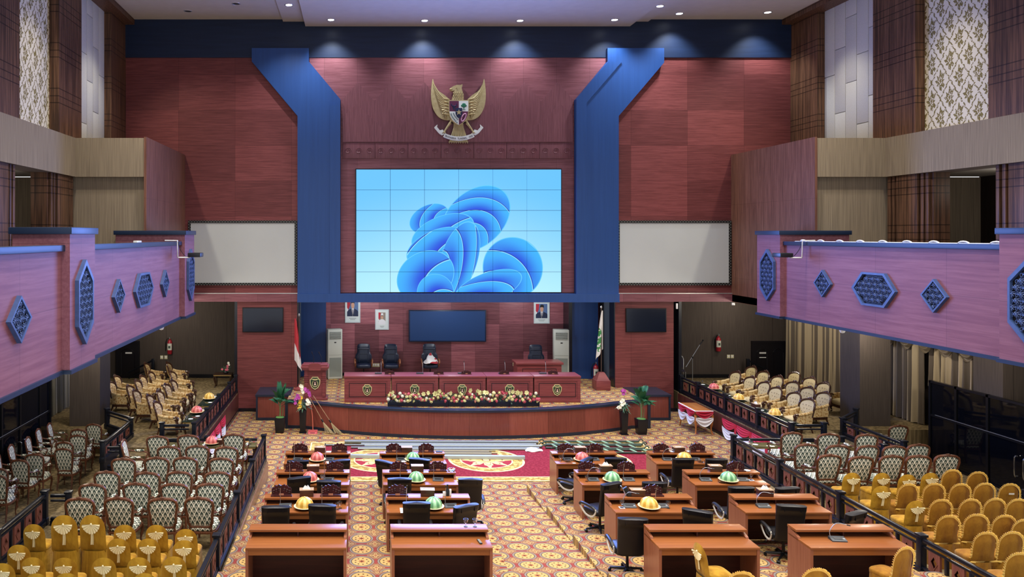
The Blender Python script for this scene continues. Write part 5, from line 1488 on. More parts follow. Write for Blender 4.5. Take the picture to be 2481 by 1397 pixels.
# flags
def flag(label, x, y, top, ztop, zbot, w, mt, base):
    t = thing('flag', label, 'flag', (x, y, ZS))
    m = MB(); m.cyl((0, 0, .05), (0, 0, top - ZS), .018, n=8); m.build('pole', mat('dark pole', '#4a3a33', .4), t)
    m = MB(); m.ell((0, 0, top - ZS + .05), (.03, .03, .06), 8, 6); m.build('finial', steel, t)
    def f(u, v):
        zz = ztop - ZS - (ztop - zbot) * v * (.78 + .22 * u)
        k = .15 + .85 * v ** .7
        return (w[0] + (w[1] - w[0]) * u * k, -.03 + .05 * math.sin(u * 9) * k, zz)
    m = MB(); m.grid(f, 14, 16); m.build('cloth', mt, t, 80)
    m = MB(); base(m); m.build('stand', stage_red, t)
def fl_a():
    x, y, z = xyz(); return mix(gt(x * 1.1 + z * .42 + .0, .52), hx('#d9d5d2'), hx('#b3323c'))
def fl_b():
    x, y, z = xyz(); return mix(lt(ln2((x + .1) / .13, (z - 1.75) / .42), 1.0) * gt(noise(vec(x * 12, y * 12, z * 9), 1.0, 1.0), .46), hx('#dbd9d4'), hx('#3f8a4c'))
flag('furled red and white flag on a pole left of the lectern', -2.08, 26.3, 3.45, 3.38, 1.5, (-.16, .1), mat('red white flag cloth', rough=.8, build=fl_a), lambda m: (m.lathe([(.2, 0), (.2, .04), (.05, .1), (.03, .2), (.0001, .2)], n=16)))
flag('furled white flag with green emblem on a wooden stand at stage right', 8.65, 26.4, 3.72, 3.65, 1.9, (.05, -.2), mat('white green flag cloth', rough=.8, build=fl_b), lambda m: (m.box((0, 0, .17), (.5, .5, .34), .01), m.box((0, 0, .47), (.46, .46, .26), .0, None, .4)))

# ================================================================== fire extinguishers, switches, little wall things
ext_r = mat('extinguisher red', '#9c1f2c', .3, coat=.3)
def make_ext():
    t = thing('fire_extinguisher', '', 'fire extinguisher')
    m = MB(); m.lathe([(.085, 0), (.095, .02), (.095, .46), (.07, .53), (.03, .56), (.03, .6), (.0001, .6)], n=18); m.build('cylinder', ext_r, t)
    m = MB(); m.grid(lambda u, v: (.0965 * math.sin(R(-70 + 140 * u)), -.0965 * math.cos(R(-70 + 140 * u)), .16 + .26 * v), 12, 1); l = m.build('label_sheet', mat('pale label', '#c9cdbf', .6), t)
    m = MB(); m.grid(lambda u, v: (.098 * math.sin(R(-25 + 50 * u)), -.098 * math.cos(R(-25 + 50 * u)), .23 + .1 * v), 6, 1); m.build('label_mark', mat('dark label mark', '#38463f', .6), l)
    m = MB(); m.box((0, 0, .63), (.03, .12, .03), .005); m.box((0, -.05, .67), (.02, .12, .015), .003, (R(20), 0, 0)); m.build('valve_handle', steel, t)
    m = MB(); m.bx(-.03, .03, .05, .098, .3, .36); m.build('wall_mount', blk, t)
    m = MB(); m.tube(spline([(-.02, 0, .62), (-.1, -.02, .6), (-.16, -.02, .45), (-.175, -.02, .2), (-.17, -.02, .12)], 5), .014, 6); m.build('hose', blk, t)
    return t
EXT = Maker(make_ext)
Yb = 29.4; sb = F / Yb
EXT(((413 - VX) / sb, Yb - .097, EYE - (856 - VY) / sb), 0, 'red fire extinguisher hung on the dark wall behind the left platform', 'fire extinguishers')
EXT(((1737.5 - VX) / sb, Yb - .097, EYE - (849 - VY) / sb), 0, 'red fire extinguisher hung on the dark wall behind the right platform', 'fire extinguishers')
o = EXT((9.0, 28.1, ZS), 0, 'fire extinguisher standing on the stage beside the wooden flag stand', 'fire extinguishers')
def make_sw():
    t = thing('light_switch', '', 'switch'); m = MB(); m.box((0, -.006, 0), (.12, .012, .14), .004); m.build('plate', mat('cream switch plate', '#cfc9a4', .4), t)
    m = MB(); m.box((0, -.014, 0.01), (.07, .006, .07), .002); m.build('rocker', china, t); return t
SWI = Maker(make_sw)
for px, py, Y, lb in [(392, 865, Yb, 'left one of the two cream switches under the left fire extinguisher'), (402, 865, Yb, 'right one of the two cream switches under the left fire extinguisher'), (1765, 863, Yb, 'left one of the two switches beside the right fire extinguisher'), (1774, 863, Yb, 'right one of the two switches beside the right fire extinguisher'),
                   (904, 884, 29.0, 'left socket of three between the first two stage chairs'), (910, 884, 29.0, 'middle socket of three between the first two stage chairs'), (916, 884, 29.0, 'right socket of three between the first two stage chairs'), (1246, 882, 29.0, 'left socket of the pair beside the rear desk'), (1252, 882, 29.0, 'right socket of the pair beside the rear desk')]:
    s = F / Y; SWI(((px - VX) / s, Y, EYE - (py - VY) / s), 0, lb, 'switches and sockets')
tag(MB().box(((2325 - VX) / 100, 0, 0), (.01, .01, .01)).build('switch_plate', china), 'x', 'switch') if False else None
m = MB(); m.box((mirx(-11.18), F / 88.5, EYE - (532 - VY) / 88.5), (.03, .1, .14), .004); tag(m.build('switch_plate', china), 'small pale switch plate on the dark wall of the upper right gallery', 'switch')
m = MB(); m.box((xw(1639), YW - .03, zw(741)), (.06, .05, .2), .01); tag(m.build('wall_lamp', china), 'small white upright lamp at the top of the right red wall edge', 'lamp')
m = MB(); m.box((xw(1774), YW - .06, zw(735.5)), (.1, .08, .09), .01); m.ell((xw(1774), YW - .11, zw(737)), .025, 8, 5); tag(m.build('ceiling_camera', china), 'tiny white camera under the right wooden box corner', 'camera')
def dome_cam(label, px, py, X):
    s = (px - VX) / X; m = MB(); m.lathe([(.07, 0), (.07, -.03), (.05, -.08), (.0001, -.1)], (0, 0, 0), 14); o = m.build('ceiling_camera', china, loc=(X, F / s, 3.902)); tag(o, label, 'camera')
dome_cam('small white dome camera under the left balcony edge', 391, 791, -5.2); dome_cam('small white dome camera under the right balcony edge', 2041, 795, mirx(-5.22))
def door(n, x0, x1, leaves):
    m = MB(); m.prism([(x0, .69), (x1, .69), (x1, 2.15), (x0, 2.15)], 29.3, 29.4, 'xz', [(x0 + .08, .69), (x1 - .08, .69), (x1 - .08, 2.07), (x0 + .08, 2.07)])
    o = m.build('door_%d' % n, mat('near black door wood', '#16141a', .35, spec=.5)); o['kind'] = 'structure'
    w_ = (x1 - x0 - .16) / leaves
    for k in range(leaves):
        a = x0 + .08 + k * w_; q = MB(); q.bx(a, a + w_, 29.34, 29.39, .69, 2.07)
        q.tube([(a + .12, 29.335, .8), (a + .12, 29.335, 1.7), (a + w_ * .3, 29.335, 1.8), (a + w_ / 2, 29.335, 1.86), (a + w_ * .7, 29.335, 1.8), (a + w_ - .12, 29.335, 1.7), (a + w_ - .12, 29.335, .8)], .018, 5)
        q.build('door_leaf', MATS['near black door wood'], o)
    q = MB(); q.box((x0 + w_ * .55 + .08, 29.33, 1.68), (.26, .015, .06)); q.box((x0 + w_ * .55 + .08, 29.33, 1.5), (.26, .012, .035)) if leaves > 1 else None; q.build('paper_notice', china, o)
door(1, -9.55, -8.62, 1); door(2, 15.55, 17.0, 2)
for sd, g in (('left', lambda x: x), ('right', mirx)):
    t = thing('stair_handrail', 'black sloping stair handrail before the %s dark door' % sd, 'handrail', (g(-7.95), 28.85, .69)); k = -1 if sd == 'left' else 1
    m = MB(); m.box((0, 0, .42), (.11, .11, .84), .01); m.build('post', rail_m, t)
    m = MB(); m.tube([(0, 0, .78), (k * .95, 0, .3)], .04, 6); m.tube([(0, 0, .5), (k * .95, 0, .08)], .025, 6); m.build('sloping_rail', rail_m, t)

# ================================================================== curtains and black glass
cur_m = mat('striped brown satin curtain', rough=.5, spec=.4, sheen=.2, build=lambda: (lambda q: mix(sst(sn(q[1] * 21.0 + 1.3 * sn(q[1] * 5.0)), -.2, .5), hx('#5f5447'), hx('#b09f80')))(xyz()))
cur_l = mat('grey satin curtain', rough=.5, spec=.4, build=lambda: (lambda q: mix(sst(sn(q[1] * 24.0 + 1.3 * sn(q[1] * 5.0)), -.2, .5), hx('#605d55'), hx('#a39f92')))(xyz()))
def curtain(label, x, y0, y1, z0, z1, mt, gather=0.0, n=None, grp='curtains under the balconies'):
    n = n or int((y1 - y0) * 5)
    def f(u, v):
        ph = 2 * PI * n * u
        yy = y0 + (y1 - y0) * (u + .003 * math.sin(ph * 2 + v * 3))
        return (x + .07 * math.sin(ph + .6 * math.sin(3 * v)) * (.6 + .4 * v) + .03 * math.sin(ph * .37), yy, z1 + (z0 - z1) * v)
    m = MB(); m.grid(f, n * 10, 6); return tag(m.build('curtain', mt, None, 80), label, 'curtain', grp)
XO = mirx(-9.6)
curtain('tall striped curtain in the back right corner behind the tufted armchairs', XO, 25.0, 29.2, .72, 3.94, cur_m)
curtain('tall striped curtain between the right brown pillar and the black glass', XO - .1, 21.95, 23.6, .72, 3.94, cur_m)
curtain('short striped curtain hanging above the right black glass partition', XO, 19.55, 21.85, 1.9, 3.94, cur_m)
curtain('striped curtain at the far right edge beyond the small brown pillar', XO, 14.5, 18.5, 1.9, 3.94, cur_m)
curtain('grey curtain between the left black glass and the brown pillar', -9.5, 22.9, 25.4, .72, 3.94, cur_l)
sw_m = mat('dark satin swag', '#6b604f', .45, spec=.4)
def swags(label, x, sg, ys, w_, zt=3.32):
    t = thing('curtain_pelmet', label, 'pelmet', (x, 0, zt))
    for y in ys:
        m = MB(); m.grid(lambda u, v: (sg * (-.05 - .05 * math.sin(PI * v * 5)), y - w_ / 2 + w_ * u, -.45 * v * math.sin(PI * u) ** .8), 16, 20); m.build('swag', sw_m, t, 80)
    return t
swags('row of dark draped swags over the right curtains', XO - .3, -1, [23.2, 22.45, 21.7, 20.95, 20.2], .72)
t = swags('dark draped cascade beside the right brown pillar curtain', XO - .34, -1, [], .7)
m = MB(); m.grid(lambda u, v: (-.05 * math.sin(v * 22) - .03, 23.65 + .16 * math.sin(v * 11) * .5 + (u - .5) * .3 * (1 - .5 * v), -1.25 * v), 4, 24); m.build('tail', sw_m, t, 80)
swags('row of pale short swags above the left black glass', -9.0, 1, [21.0 - .42 * k for k in range(14)], .4, 2.64)
bglass = mat('black mirror glass', rough=.05, spec=.45, build=lambda: (lambda q: mix(noise(vec(q[0], q[1] * 2, q[2] * 2), 1.0, 3.0), hx('#040508'), hx('#0b0e17')))(xyz()))
bframe = mat('black glass frame', '#0a0b0f', .3)
def partition(label, x, sg, ya, yb, cuts, dy, z0=.0, z1=2.02):
    t = thing('glass_partition', label, 'glass partition', (x, 0, 0))
    ys = [ya] + cuts + [yb]
    for i in range(len(ys) - 1):
        m = MB(); m.bx(-.02, .02, ys[i] + .03, ys[i + 1] - .03, z0 + .05, z1 - .05); m.build('pane', bglass, t)
    m = MB()
    for y in ys: m.bx(-.05, .05, y - .035, y + .035, z0, z1)
    m.bx(-.05, .05, ya, yb, z0, z0 + .06); m.bx(-.05, .05, ya, yb, z1 - .06, z1); m.bx(-.045, .045, ya, yb, 1.27, 1.33); m.build('frame', bframe, t)
    m = MB(); m.bx(sg * .046, sg * .052, ya + .3, yb - .2, 1.33, 1.345); m.build('bright_edge', steel, t)
    m = MB(); y = dy; m.tube(spline([(sg * .05, y - .12, .95), (sg * .12, y - .12, .93), (sg * .12, y - .12, .5), (sg * .05, y - .12, .48)], 3), .018, 6); m.tube(spline([(sg * .05, y + .12, .95), (sg * .12, y + .12, .93), (sg * .12, y + .12, .5), (sg * .05, y + .12, .48)], 3), .018, 6)
    m.build('door_handle', mat('chrome', '#d5d7da', .12, .95), t)
partition('black glass partition with double doors at the right edge behind the gold chairs', mirx(-8.85), -1, 9.0, 20.8, [13.0, 15.0, 16.9, 18.9, 19.9], 17.9, -.0, 2.26)
partition('dark blue black glass partition with doors at the left edge', -8.85, 1, 9.0, 21.3, [13.0, 15.0, 16.9, 18.4, 19.4, 20.6], 19.4, -.0, 2.2)
m = MB(); m.box((XO - .1, 24.9, 3.45), (.3, .3, .55), .02); tag(m.build('loudspeaker', blk), 'black box loudspeaker hung over the back right curtain beside the pillar', 'loudspeaker')
# ================================================================== plants and flowers
leaf_m = mat('palm leaf green', rough=.5, spec=.4, build=lambda: (lambda q: mix(noise(vec(q[0] * 9, q[1] * 9, q[2] * 9), 1.0), hx('#17402c'), hx('#3f8057')))(xyz()))
stem_m = mat('palm stem', '#6f7a4d', .6); pot_m = mat('black square pot', '#101319', .3); moss = mat('green moss', '#5d8a44', .9)
def palm(label, loc, seed):
    r = random.Random(seed)
    t = thing('potted_palm', label, 'potted plant', loc)
    m = MB(); m.box((0, 0, .24), (.26, .26, .48), .012, None, 1.28); m.build('pot', pot_m, t)
    m = MB(); m.ell((0, 0, .48), (.15, .15, .03), 10, 5); m.build('moss', moss, t)
    m = MB(); m.tube(spline([(0, 0, .46), (.01, 0, .7), (0, .01, .98)], 4), [.03, .03, .028, .026, .028, .03, .028, .026, .02], 7); m.tube([(.08, .02, .46), (.1, .03, .8)], .015, 6); m.build('trunk', stem_m, t)
    for k in range(17):
        a = k * 2.4 + r.random() * .4; el = R(38 + 48 * (k % 5) / 4); L = .42 + .26 * r.random()
        z0 = .8 + .3 * (k / 17)
        m = MB(); pts = []
        for q in range(9):
            u = q / 8; d = L * u
            pts.append(Vector((math.cos(a) * d * math.cos(el) * (1), math.sin(a) * d * math.cos(el), z0 + d * math.sin(el) - .28 * u * u * math.cos(el))))
        m.tube(pts, [.008 - .0007 * i for i in range(9)], 4)
        side = Vector((-math.sin(a), math.cos(a), 0))
        for q in range(2, 9):
            for j in (0, .33, .66):
                i0 = min(q, 8); p = pts[i0] if j == 0 or i0 == 8 else pts[i0].lerp(pts[i0 + 1], j)
                tg = (pts[i0] - pts[i0 - 1]).normalized(); ln = .13 * math.sin(PI * (.25 + .7 * q / 9)) + .04
                for s in (-1, 1):
                    d = (side * s * .8 + tg * .7).normalized() * ln; n_ = tg * .011
                    m.flat([p - n_, p + d * .5 - n_ * 1.2 + Vector((0, 0, .015)), p + d, p + d * .5 + n_ * 1.2 + Vector((0, 0, .015)), p + n_])
        m.build('frond', leaf_m, t, 80)
    return t
palm('potted palm in a black square pot left of the stage steps', (-2.5, 23.85, 0), 1)
palm('potted palm in a black square pot at the right stage corner', (9.02, 23.65, 0), 2)
purp = mat('magenta orchid', '#a83f96', .5); yel_f = mat('yellow orchid', '#e3bd3f', .5); whi_f = mat('cream orchid', '#e6e4cf', .5); pnk_f = mat('pink rose', '#c85a6b', .5); cor_f = mat('peach rose', '#dca08c', .5); wy_f = mat('pale yellow rose', '#dedb9d', .5); drk_leaf = mat('dark foliage', rough=.6, build=lambda: (lambda q: mix(noise(vec(q[0] * 20, q[1] * 20, q[2] * 20), 1.0), hx('#12301f'), hx('#5f8061')))(xyz()))
def bloom(m, c, r, petals=5, tilt=(0, -1, .35)):
    n = Vector(tilt).normalized(); e1 = n.cross(Vector((0, 0, 1))).normalized(); e2 = n.cross(e1)
    c = Vector(c)
    for k in range(petals):
        a = 2 * PI * k / petals; d = e1 * math.cos(a) + e2 * math.sin(a); s = e1 * -math.sin(a) + e2 * math.cos(a)
        m.flat([c, c + d * r * .55 + s * r * .42 + n * r * .25, c + d * r + n * r * .15, c + d * r * .55 - s * r * .42 + n * r * .25])
def vase(label, loc, seed, spec_):
    r = random.Random(seed); t = thing('flower_vase', label, 'flower vase', loc)
    m = MB(); m.box((0, 0, .37), (.17, .17, .74), .01, None, 1.35); m.box((0, 0, .015), (.23, .23, .03), .004); m.build('vase', pot_m, t)
    m = MB()
    for k in range(36):
        a = r.random() * 2 * PI; L = .16 + .2 * r.random(); up = .05 + .2 * r.random(); p = Vector((0, 0, .74)); d = Vector((math.cos(a), math.sin(a), 0)); q = p + d * L + Vector((0, 0, up - .1)); mid = p + d * L * .5 + Vector((0, 0, up)); s = d.cross(Vector((0, 0, 1))) * .025
        m.flat([p, mid + s, q, mid - s])
    m.build('foliage', drk_leaf, t, 80)
    for mt, pts in spec_:
        m = MB()
        for (x, z) in pts:
            y = -.06 + .1 * (r.random() - .5)
            for q in range(3): bloom(m, (x + .035 * (r.random() - .5), y - .02 * q, z + .03 * (r.random() - .5)), .06, 5, (r.uniform(-.5, .5), -1, r.uniform(0, .6)))
        x0, z0 = pts[0]; f_ = m.build('orchid_spray', mt, t, 80)
        m = MB(); m.tube(spline([(0, 0, .7), (x0 * .4, -.03, (z0 + .7) / 2 + .06)] + [(x, -.05, z) for x, z in pts], 3), .006, 5); m.build('stem', stem_m, f_)
    return t
vase('tall black vase with magenta, yellow and white orchids left of the lectern', (-1.76, 23.8, 0), 5, [(purp, [(-.12, 1.15), (-.17, 1.2), (-.2, 1.12), (-.23, 1.05), (-.24, .97)]), (purp, [(.06, 1.4), (.1, 1.36), (.16, 1.36), (.2, 1.3), (.22, 1.22)]), (yel_f, [(-.05, 1.12), (-.09, 1.05), (-.08, .98), (-.11, .92), (-.07, .85), (-.1, .8)]), (whi_f, [(.15, 1.06), (.2, 1.0), (.16, .94), (.22, .95)]), (whi_f, [(-.03, 1.48), (-.06, 1.5), (-.02, 1.4), (0, 1.32)])])
vase('tall black vase with white orchids behind the right potted palm', (8.45, 23.6, 0), 6, [(whi_f, [(-.05, 1.1), (-.1, 1.05), (-.06, .98), (-.02, 1.0), (-.12, .95)]), (purp, [(-.02, 1.4), (-.05, 1.38), (-.03, 1.3)]), (whi_f, [(-.16, .9), (-.2, .86)])])
# flower troughs on the stage edge
r = random.Random(11)
BL = {}
def bmesh_for(key):
    if key in BL: return BL[key]
    m = MB()
    if key == 'lily':
        for a in range(2): bloom(m, (0, -.01 * a, 0), .085, 6, (0, -1, .3))
        mt = wy_f
    else:
        for q, (rr, n) in enumerate(((.062, 7), (.05, 6), (.036, 5), (.02, 4))): bloom(m, (0, -.012 * q, 0), rr, n, (.05 * q, -1, .35))
        m.ell((0, -.02, .005), (.03, .025, .03), 8, 5)
        mt = {'pink': pnk_f, 'peach': cor_f, 'pale': wy_f, 'white': whi_f}[key]
    o = m.build('rose', mt, None, 80); BL[key] = o.data; bpy.data.objects.remove(o); return BL[key]
tx0, tx1 = .95, 5.8
nT = 5; tw = (tx1 - tx0) / nT
for i in range(nT):
    t = thing('flower_trough', 'trough of roses and lilies along the stage edge, %s of five' % bl[i], 'flower arrangement', (tx0 + (i + .5) * tw, 23.78, ZS), 0, 'flower troughs on the stage edge')
    m = MB(); m.box((0, 0, .085), (tw - .008, .2, .17), .004); m.build('trough', mat('black trough', '#0d1426', .35), t)
    m = MB()
    for k in range(170):
        p = Vector((r.uniform(-tw / 2, tw / 2), r.uniform(-.08, .06), r.uniform(.14, .36))); d = Vector((r.uniform(-1, 1), r.uniform(-1, .2), r.uniform(-.5, 1))).normalized() * r.uniform(.06, .13); s = d.cross(Vector((r.random(), 1, r.random()))).normalized() * .022
        m.flat([p, p + d * .5 + s, p + d, p + d * .5 - s])
    o = m.build('foliage', drk_leaf, t, 80); o['kind'] = 'stuff'
    for k in range(30):
        u = (k + .5 + r.uniform(-.4, .4)) / 30; key = r.choice(['pink', 'pink', 'peach', 'pale', 'pale', 'pale', 'white', 'lily'])
        x = (u - .5) * tw; hump = .1 * abs(math.sin((i * tw + u * tw) * 2.2))
        z = .17 + r.random() * (.2 + hump) if key != 'lily' else .4 + r.random() * .16
        o = bpy.data.objects.new('lily' if key == 'lily' else 'rose', bmesh_for(key)); COL.objects.link(o); o.parent = t
        o.location = (x, -.1 - .04 * r.random(), z); o.rotation_euler = (r.uniform(-.3, .3), r.random() * 3, r.uniform(-.6, .6)); s = r.uniform(.8, 1.15); o.scale = (s, s, s)
# brooms and dustpan
straw = mat('straw bristle', rough=.8, build=lambda: (lambda q: mix(noise(vec(q[0] * 60, q[1] * 60, q[2] * 4), 1.0), hx('#6e5f45'), hx('#b29f76')))(xyz()))
for k, (x0, x1, lb) in enumerate([(-1.6, -.9, 'straw broom leaning on the stage front, the one with paler handle at left'), (-1.45, -.62, 'straw broom leaning on the stage front, right of another broom')]):
    t = thing('straw_broom', lb, 'broom', (0, 0, 0))
    a, b = Vector((x1, 23.6, .02)), Vector((x0, 24.1, 1.12)); d = (b - a).normalized()
    m = MB(); m.tube([a + d * .45, b], .014, 7); m.build('handle', plinth_wood, t)
    m = MB(); m.tube([a + d * .42, a + d * .52], .026, 8); m.build('binding', blk, t)
    m = MB(); rr = random.Random(k)
    for q in range(46):
        e = a + Vector((rr.uniform(-.13, .13), rr.uniform(-.06, .06), rr.uniform(0, .05))); m.tube([a + d * .44, (a + d * .2 + e) / 2 + d * .1, e], .005, 3)
    m.build('bristles', straw, t)
t = thing('dustpan', 'long handled pink plastic dustpan standing by the brooms', 'dustpan', (-1.44, 23.72, 0))
m = MB(); m.bx(-.15, .15, -.12, .1, 0, .012); m.bx(-.15, .15, .09, .1, 0, .09); m.bx(-.15, -.14, -.1, .1, 0, .06); m.bx(.14, .15, -.1, .1, 0, .06); m.build('pan', mat('pink plastic', '#c9676c', .4), t)
m = MB(); m.tube(spline([(0, .09, .08), (-.02, .16, .5), (-.07, .22, .8)], 4), .013, 7); m.tube([(-.07 + .035 * math.cos(a), .225, .83 + .035 * math.sin(a)) for a in [k * PI / 5 for k in range(10)]], .009, 5, True); m.build('handle', mat('orange pink plastic', '#d4705c', .4), t)
m = MB()
for k in range(9): m.ell((-.07 + .016 * k, -.03 + .02 * math.sin(k * 2), .02), (.014, .012, .008), 6, 4)
m.build('dust', blk, t)

# ================================================================== rug and things lying on it
rx0, rx1, ry0, ry1 = -1.44, 8.64, 19.05, 22.65
def rug_b():
    x, y, z = xyz()
    d = mn(mn(x - rx0, rx1 - x), mn(y - ry0, ry1 - y))
    n = noise(vec(x * 14, y * 14, z), 1.0, 2.0); red = mix(sst(n, .45, .6), hx('#76222d'), hx('#8a2e39'))
    c = red
    orn = gt(noise(vec(x * 7, y * 7, 1.0), 1.0, 2.0), .5)
    gold = mix(orn, hx('#c4a862'), hx('#977a42'))
    c = mix(lt(d, .34), c, gold); c = mix(lt(ab(d - .34), .02), c, hx('#efd99a')); c = mix(lt(ab(d - .04), .02), c, hx('#efd99a'))
    for cx in (.62, 3.6, 6.58):
        u = x - cx; v = y - 20.85; rr = ln2(u, v); a = at2(v, u)
        c = mix(lt(rr, 1.06), c, hx('#ecd793')); c = mix(lt(rr, 1.0), c, gold); c = mix(lt(rr, .74), c, hx('#ecd793')); c = mix(lt(rr, .7), c, hx('#93303a'))
        c = mix(lt(rr, .5 + .16 * cs(a * 8.0) + .05 * cs(a * 24.0)), c, hx('#e3cb86'))
        c = mix(lt(ab(rr - (.34 + .12 * cs(a * 8.0))), .02), c, hx('#7a5a3a'))
        c = mix(lt(rr, .24 + .05 * cs(a * 8.0)), c, hx('#cfae6c')); c = mix(lt(rr, .12), c, hx('#6b3a2c')); c = mix(lt(rr, .09), c, hx('#e8d79a'))
    return c
m = MB(); m.bx(rx0, rx1, ry0, ry1, .0, .014); tag(m.build('area_rug', mat('red medallion rug', rough=.95, spec=.1, build=rug_b)), 'large red rug with gold border and round medallions on the floor before the stage', 'rug')
pipe_m = mat('grey steel pipe', '#6f7678', .4, .4); pipe_p = mat('pale grey pipe', '#8d9491', .45, .3); bam = mat('bamboo stick', '#8f8560', .6); bam_d = mat('dark wooden stick', '#3d3a2c', .6)
z0 = .014
for i in range(6):
    y = 22.5 - .13 * i; a = [-.4, .1, -1.0, .2, -.2, .0][i]; rr = [.055, .03, .03, .045, .03, .03][i]
    m = MB(); m.tube([(a, y, z0 + rr), (5.45 - .1 * (i % 3), y - .06, z0 + rr)], rr, 10); tag(m.build('steel_pipe', pipe_m if i % 2 == 0 else pipe_p), 'long grey steel pipe lying before the stage, %s from the stage' % ORD[i + 1], 'pipe', 'long steel pipes on the rug')
for i in range(9):
    y = 21.74 - .075 * i; rr = .022
    m = MB(); m.tube([(.9 + .25 * (i % 3), y + .05, z0 + rr), (3.9 + .12 * math.sin(i * 2), y - .02, z0 + rr)], rr, 7); tag(m.build('bamboo_stick', bam if i % 3 else bam_d), 'thin wooden stick in the bundle beside the white beam, %s from the stage' % ORD[i + 1], 'stick', 'wooden sticks on the rug')
m = MB(); m.box((2.2, 20.98, z0 + .05), (5.0, .1, .1), .008, (0, 0, R(-1.6))); q = tag(m.build('metal_beam', mat('pale painted beam', '#a3b1b8', .4, .2)), 'long pale square beam lying across the two rug medallions', 'beam')
grn_m = mat('green painted steel', '#3a4a40', .45, .3); grn_p = mat('pale green steel', '#8fb08c', .5)
for i, (x, y, a) in enumerate([(7.1, 22.45, 0), (7.0, 22.05, -1.5), (7.25, 21.6, -2)]):
    zz = z0; t = thing('scaffold_frame', 'green scaffolding frame lying flat by the right rug corner, %s from the stage' % ORD[i + 1], 'scaffold frame', (x, y, zz), R(a), 'scaffolding frames on the rug')
    for s in (-1, 1):
        m = MB(); m.tube([(-1.45, s * .15, .035), (1.45, s * .15, .035)], .03, 8)
        for e in (-1, 1): m.tube([(e * (1.45 + .06 - .06 * math.cos(q)), s * .15, .05 + .05 * math.sin(q)) for q in [k * .7 for k in range(6)]], .018, 6)
        m.build('rail', grn_m, t)
    for k in range(7):
        xx = -1.15 + .38 * k; m = MB(); m.box((xx, 0, .05), (.05, .32, .03), .004, (0, 0, R(18))); m.build('cross_bar', grn_p, t)
m = MB(); m.grid(lambda u, v: (.26 * math.cos(2 * PI * u) * (1 - v) * (1 + .3 * math.cos(2 * PI * u)), .15 * math.sin(2 * PI * u) * (1 - v), .01 + .09 * v ** .6 + .012 * math.sin(31 * u + 11 * v)), 32, 8, True)
tag(m.build('mop_rag', mat('white rag', '#d9d6d0', .9), loc=(5.08, 21.75, z0)), 'white knotted rag lying on the red rug beside the front right desk', 'rag')

# ================================================================== bunting and skirted table
red_s = mat('red satin bunting', '#b0253c', .5, spec=.4); wht_s = mat('white satin bunting', '#dcdcde', .55, spec=.3)
def bunting(label, x, sg, y0, y1, n):
    t = thing('bunting', label, 'bunting', (x, 0, 0)); w_ = (y1 - y0) / n
    for k in range(n):
        for nm, mt, za, zb, o_ in (('red_swag', red_s, .60, .34, .0), ('white_swag', wht_s, .36, .08, .0)):
            def f(u, v):
                sag = math.sin(PI * u) ** .7
                z = za + (zb - za) * v * (.25 + .75 * sag) - (.06 * sag if nm == 'white_swag' else 0)
                return (sg * (.03 + .05 * sag * v + .012 * math.sin(v * 22) * sag), y0 + (k + u) * w_, z)
            m = MB(); m.grid(f, 14, 18); m.build(nm, mt, t, 80)
        m = MB(); m.grid(lambda u, v: (sg * (.05 + .015 * math.sin(u * 12)), y0 + k * w_ + .09 * (u - .5) * (1 + v), .6 - .42 * v), 6, 4); m.build('tail', red_s, t, 80)
bunting('red and white draped bunting on the plinth below the left black railing', -4.25, 1, 20.1, 23.7, 4)
bunting('red and white draped bunting on the plinth below the right black railing', mirx(-4.25), -1, 19.9, 23.3, 4)
t = thing('skirted_table', 'small table with curved wooden legs and red and white skirt by the right plinth', 'table', (10.98, 24.15, 0))
orw = wood('orange wood', '#8f4f28', '#bd7d45', 'y', 1.0, None, 0, .3)
m = MB(); m.box((0, 0, .735), (.56, 1.2, .03), .008); m.build('table_top', orw, t)
for sx_ in (-1, 1):
    for sy_ in (-1, 1):
        m = MB(); m.tube(spline([(sx_ * .23, sy_ * .54, .72), (sx_ * .27, sy_ * .59, .55), (sx_ * .24, sy_ * .55, .2), (sx_ * .27, sy_ * .58, 0)], 4), [.045] * 4 + [.04] * 4 + [.022] * 4 + [.032], 7); m.build('leg', orw, t)
for nm, mt, za, zb in (('red_skirt', red_s, .74, .52), ('white_skirt', wht_s, .54, .26)):
    m = MB()
    for k in range(2):
        m.grid(lambda u, v: (-.31 - .03 * math.sin(v * 14) * math.sin(PI * u), -.6 + .6 * (k + u), za + (zb - za) * v * (.3 + .7 * math.sin(PI * u))), 12, 12)
    m.grid(lambda u, v: (-.28 + .56 * u, -.63 - .03 * math.sin(v * 14) * math.sin(PI * u), za + (zb - za) * v * (.3 + .7 * math.sin(PI * u))), 12, 12)
    m.build(nm, mt, t, 80)
m = MB(); m.tube([(-.29, .6, .745), (-.29, -.61, .745), (.28, -.61, .745)], .02, 6); m.build('skirt_hem', wht_s, t)

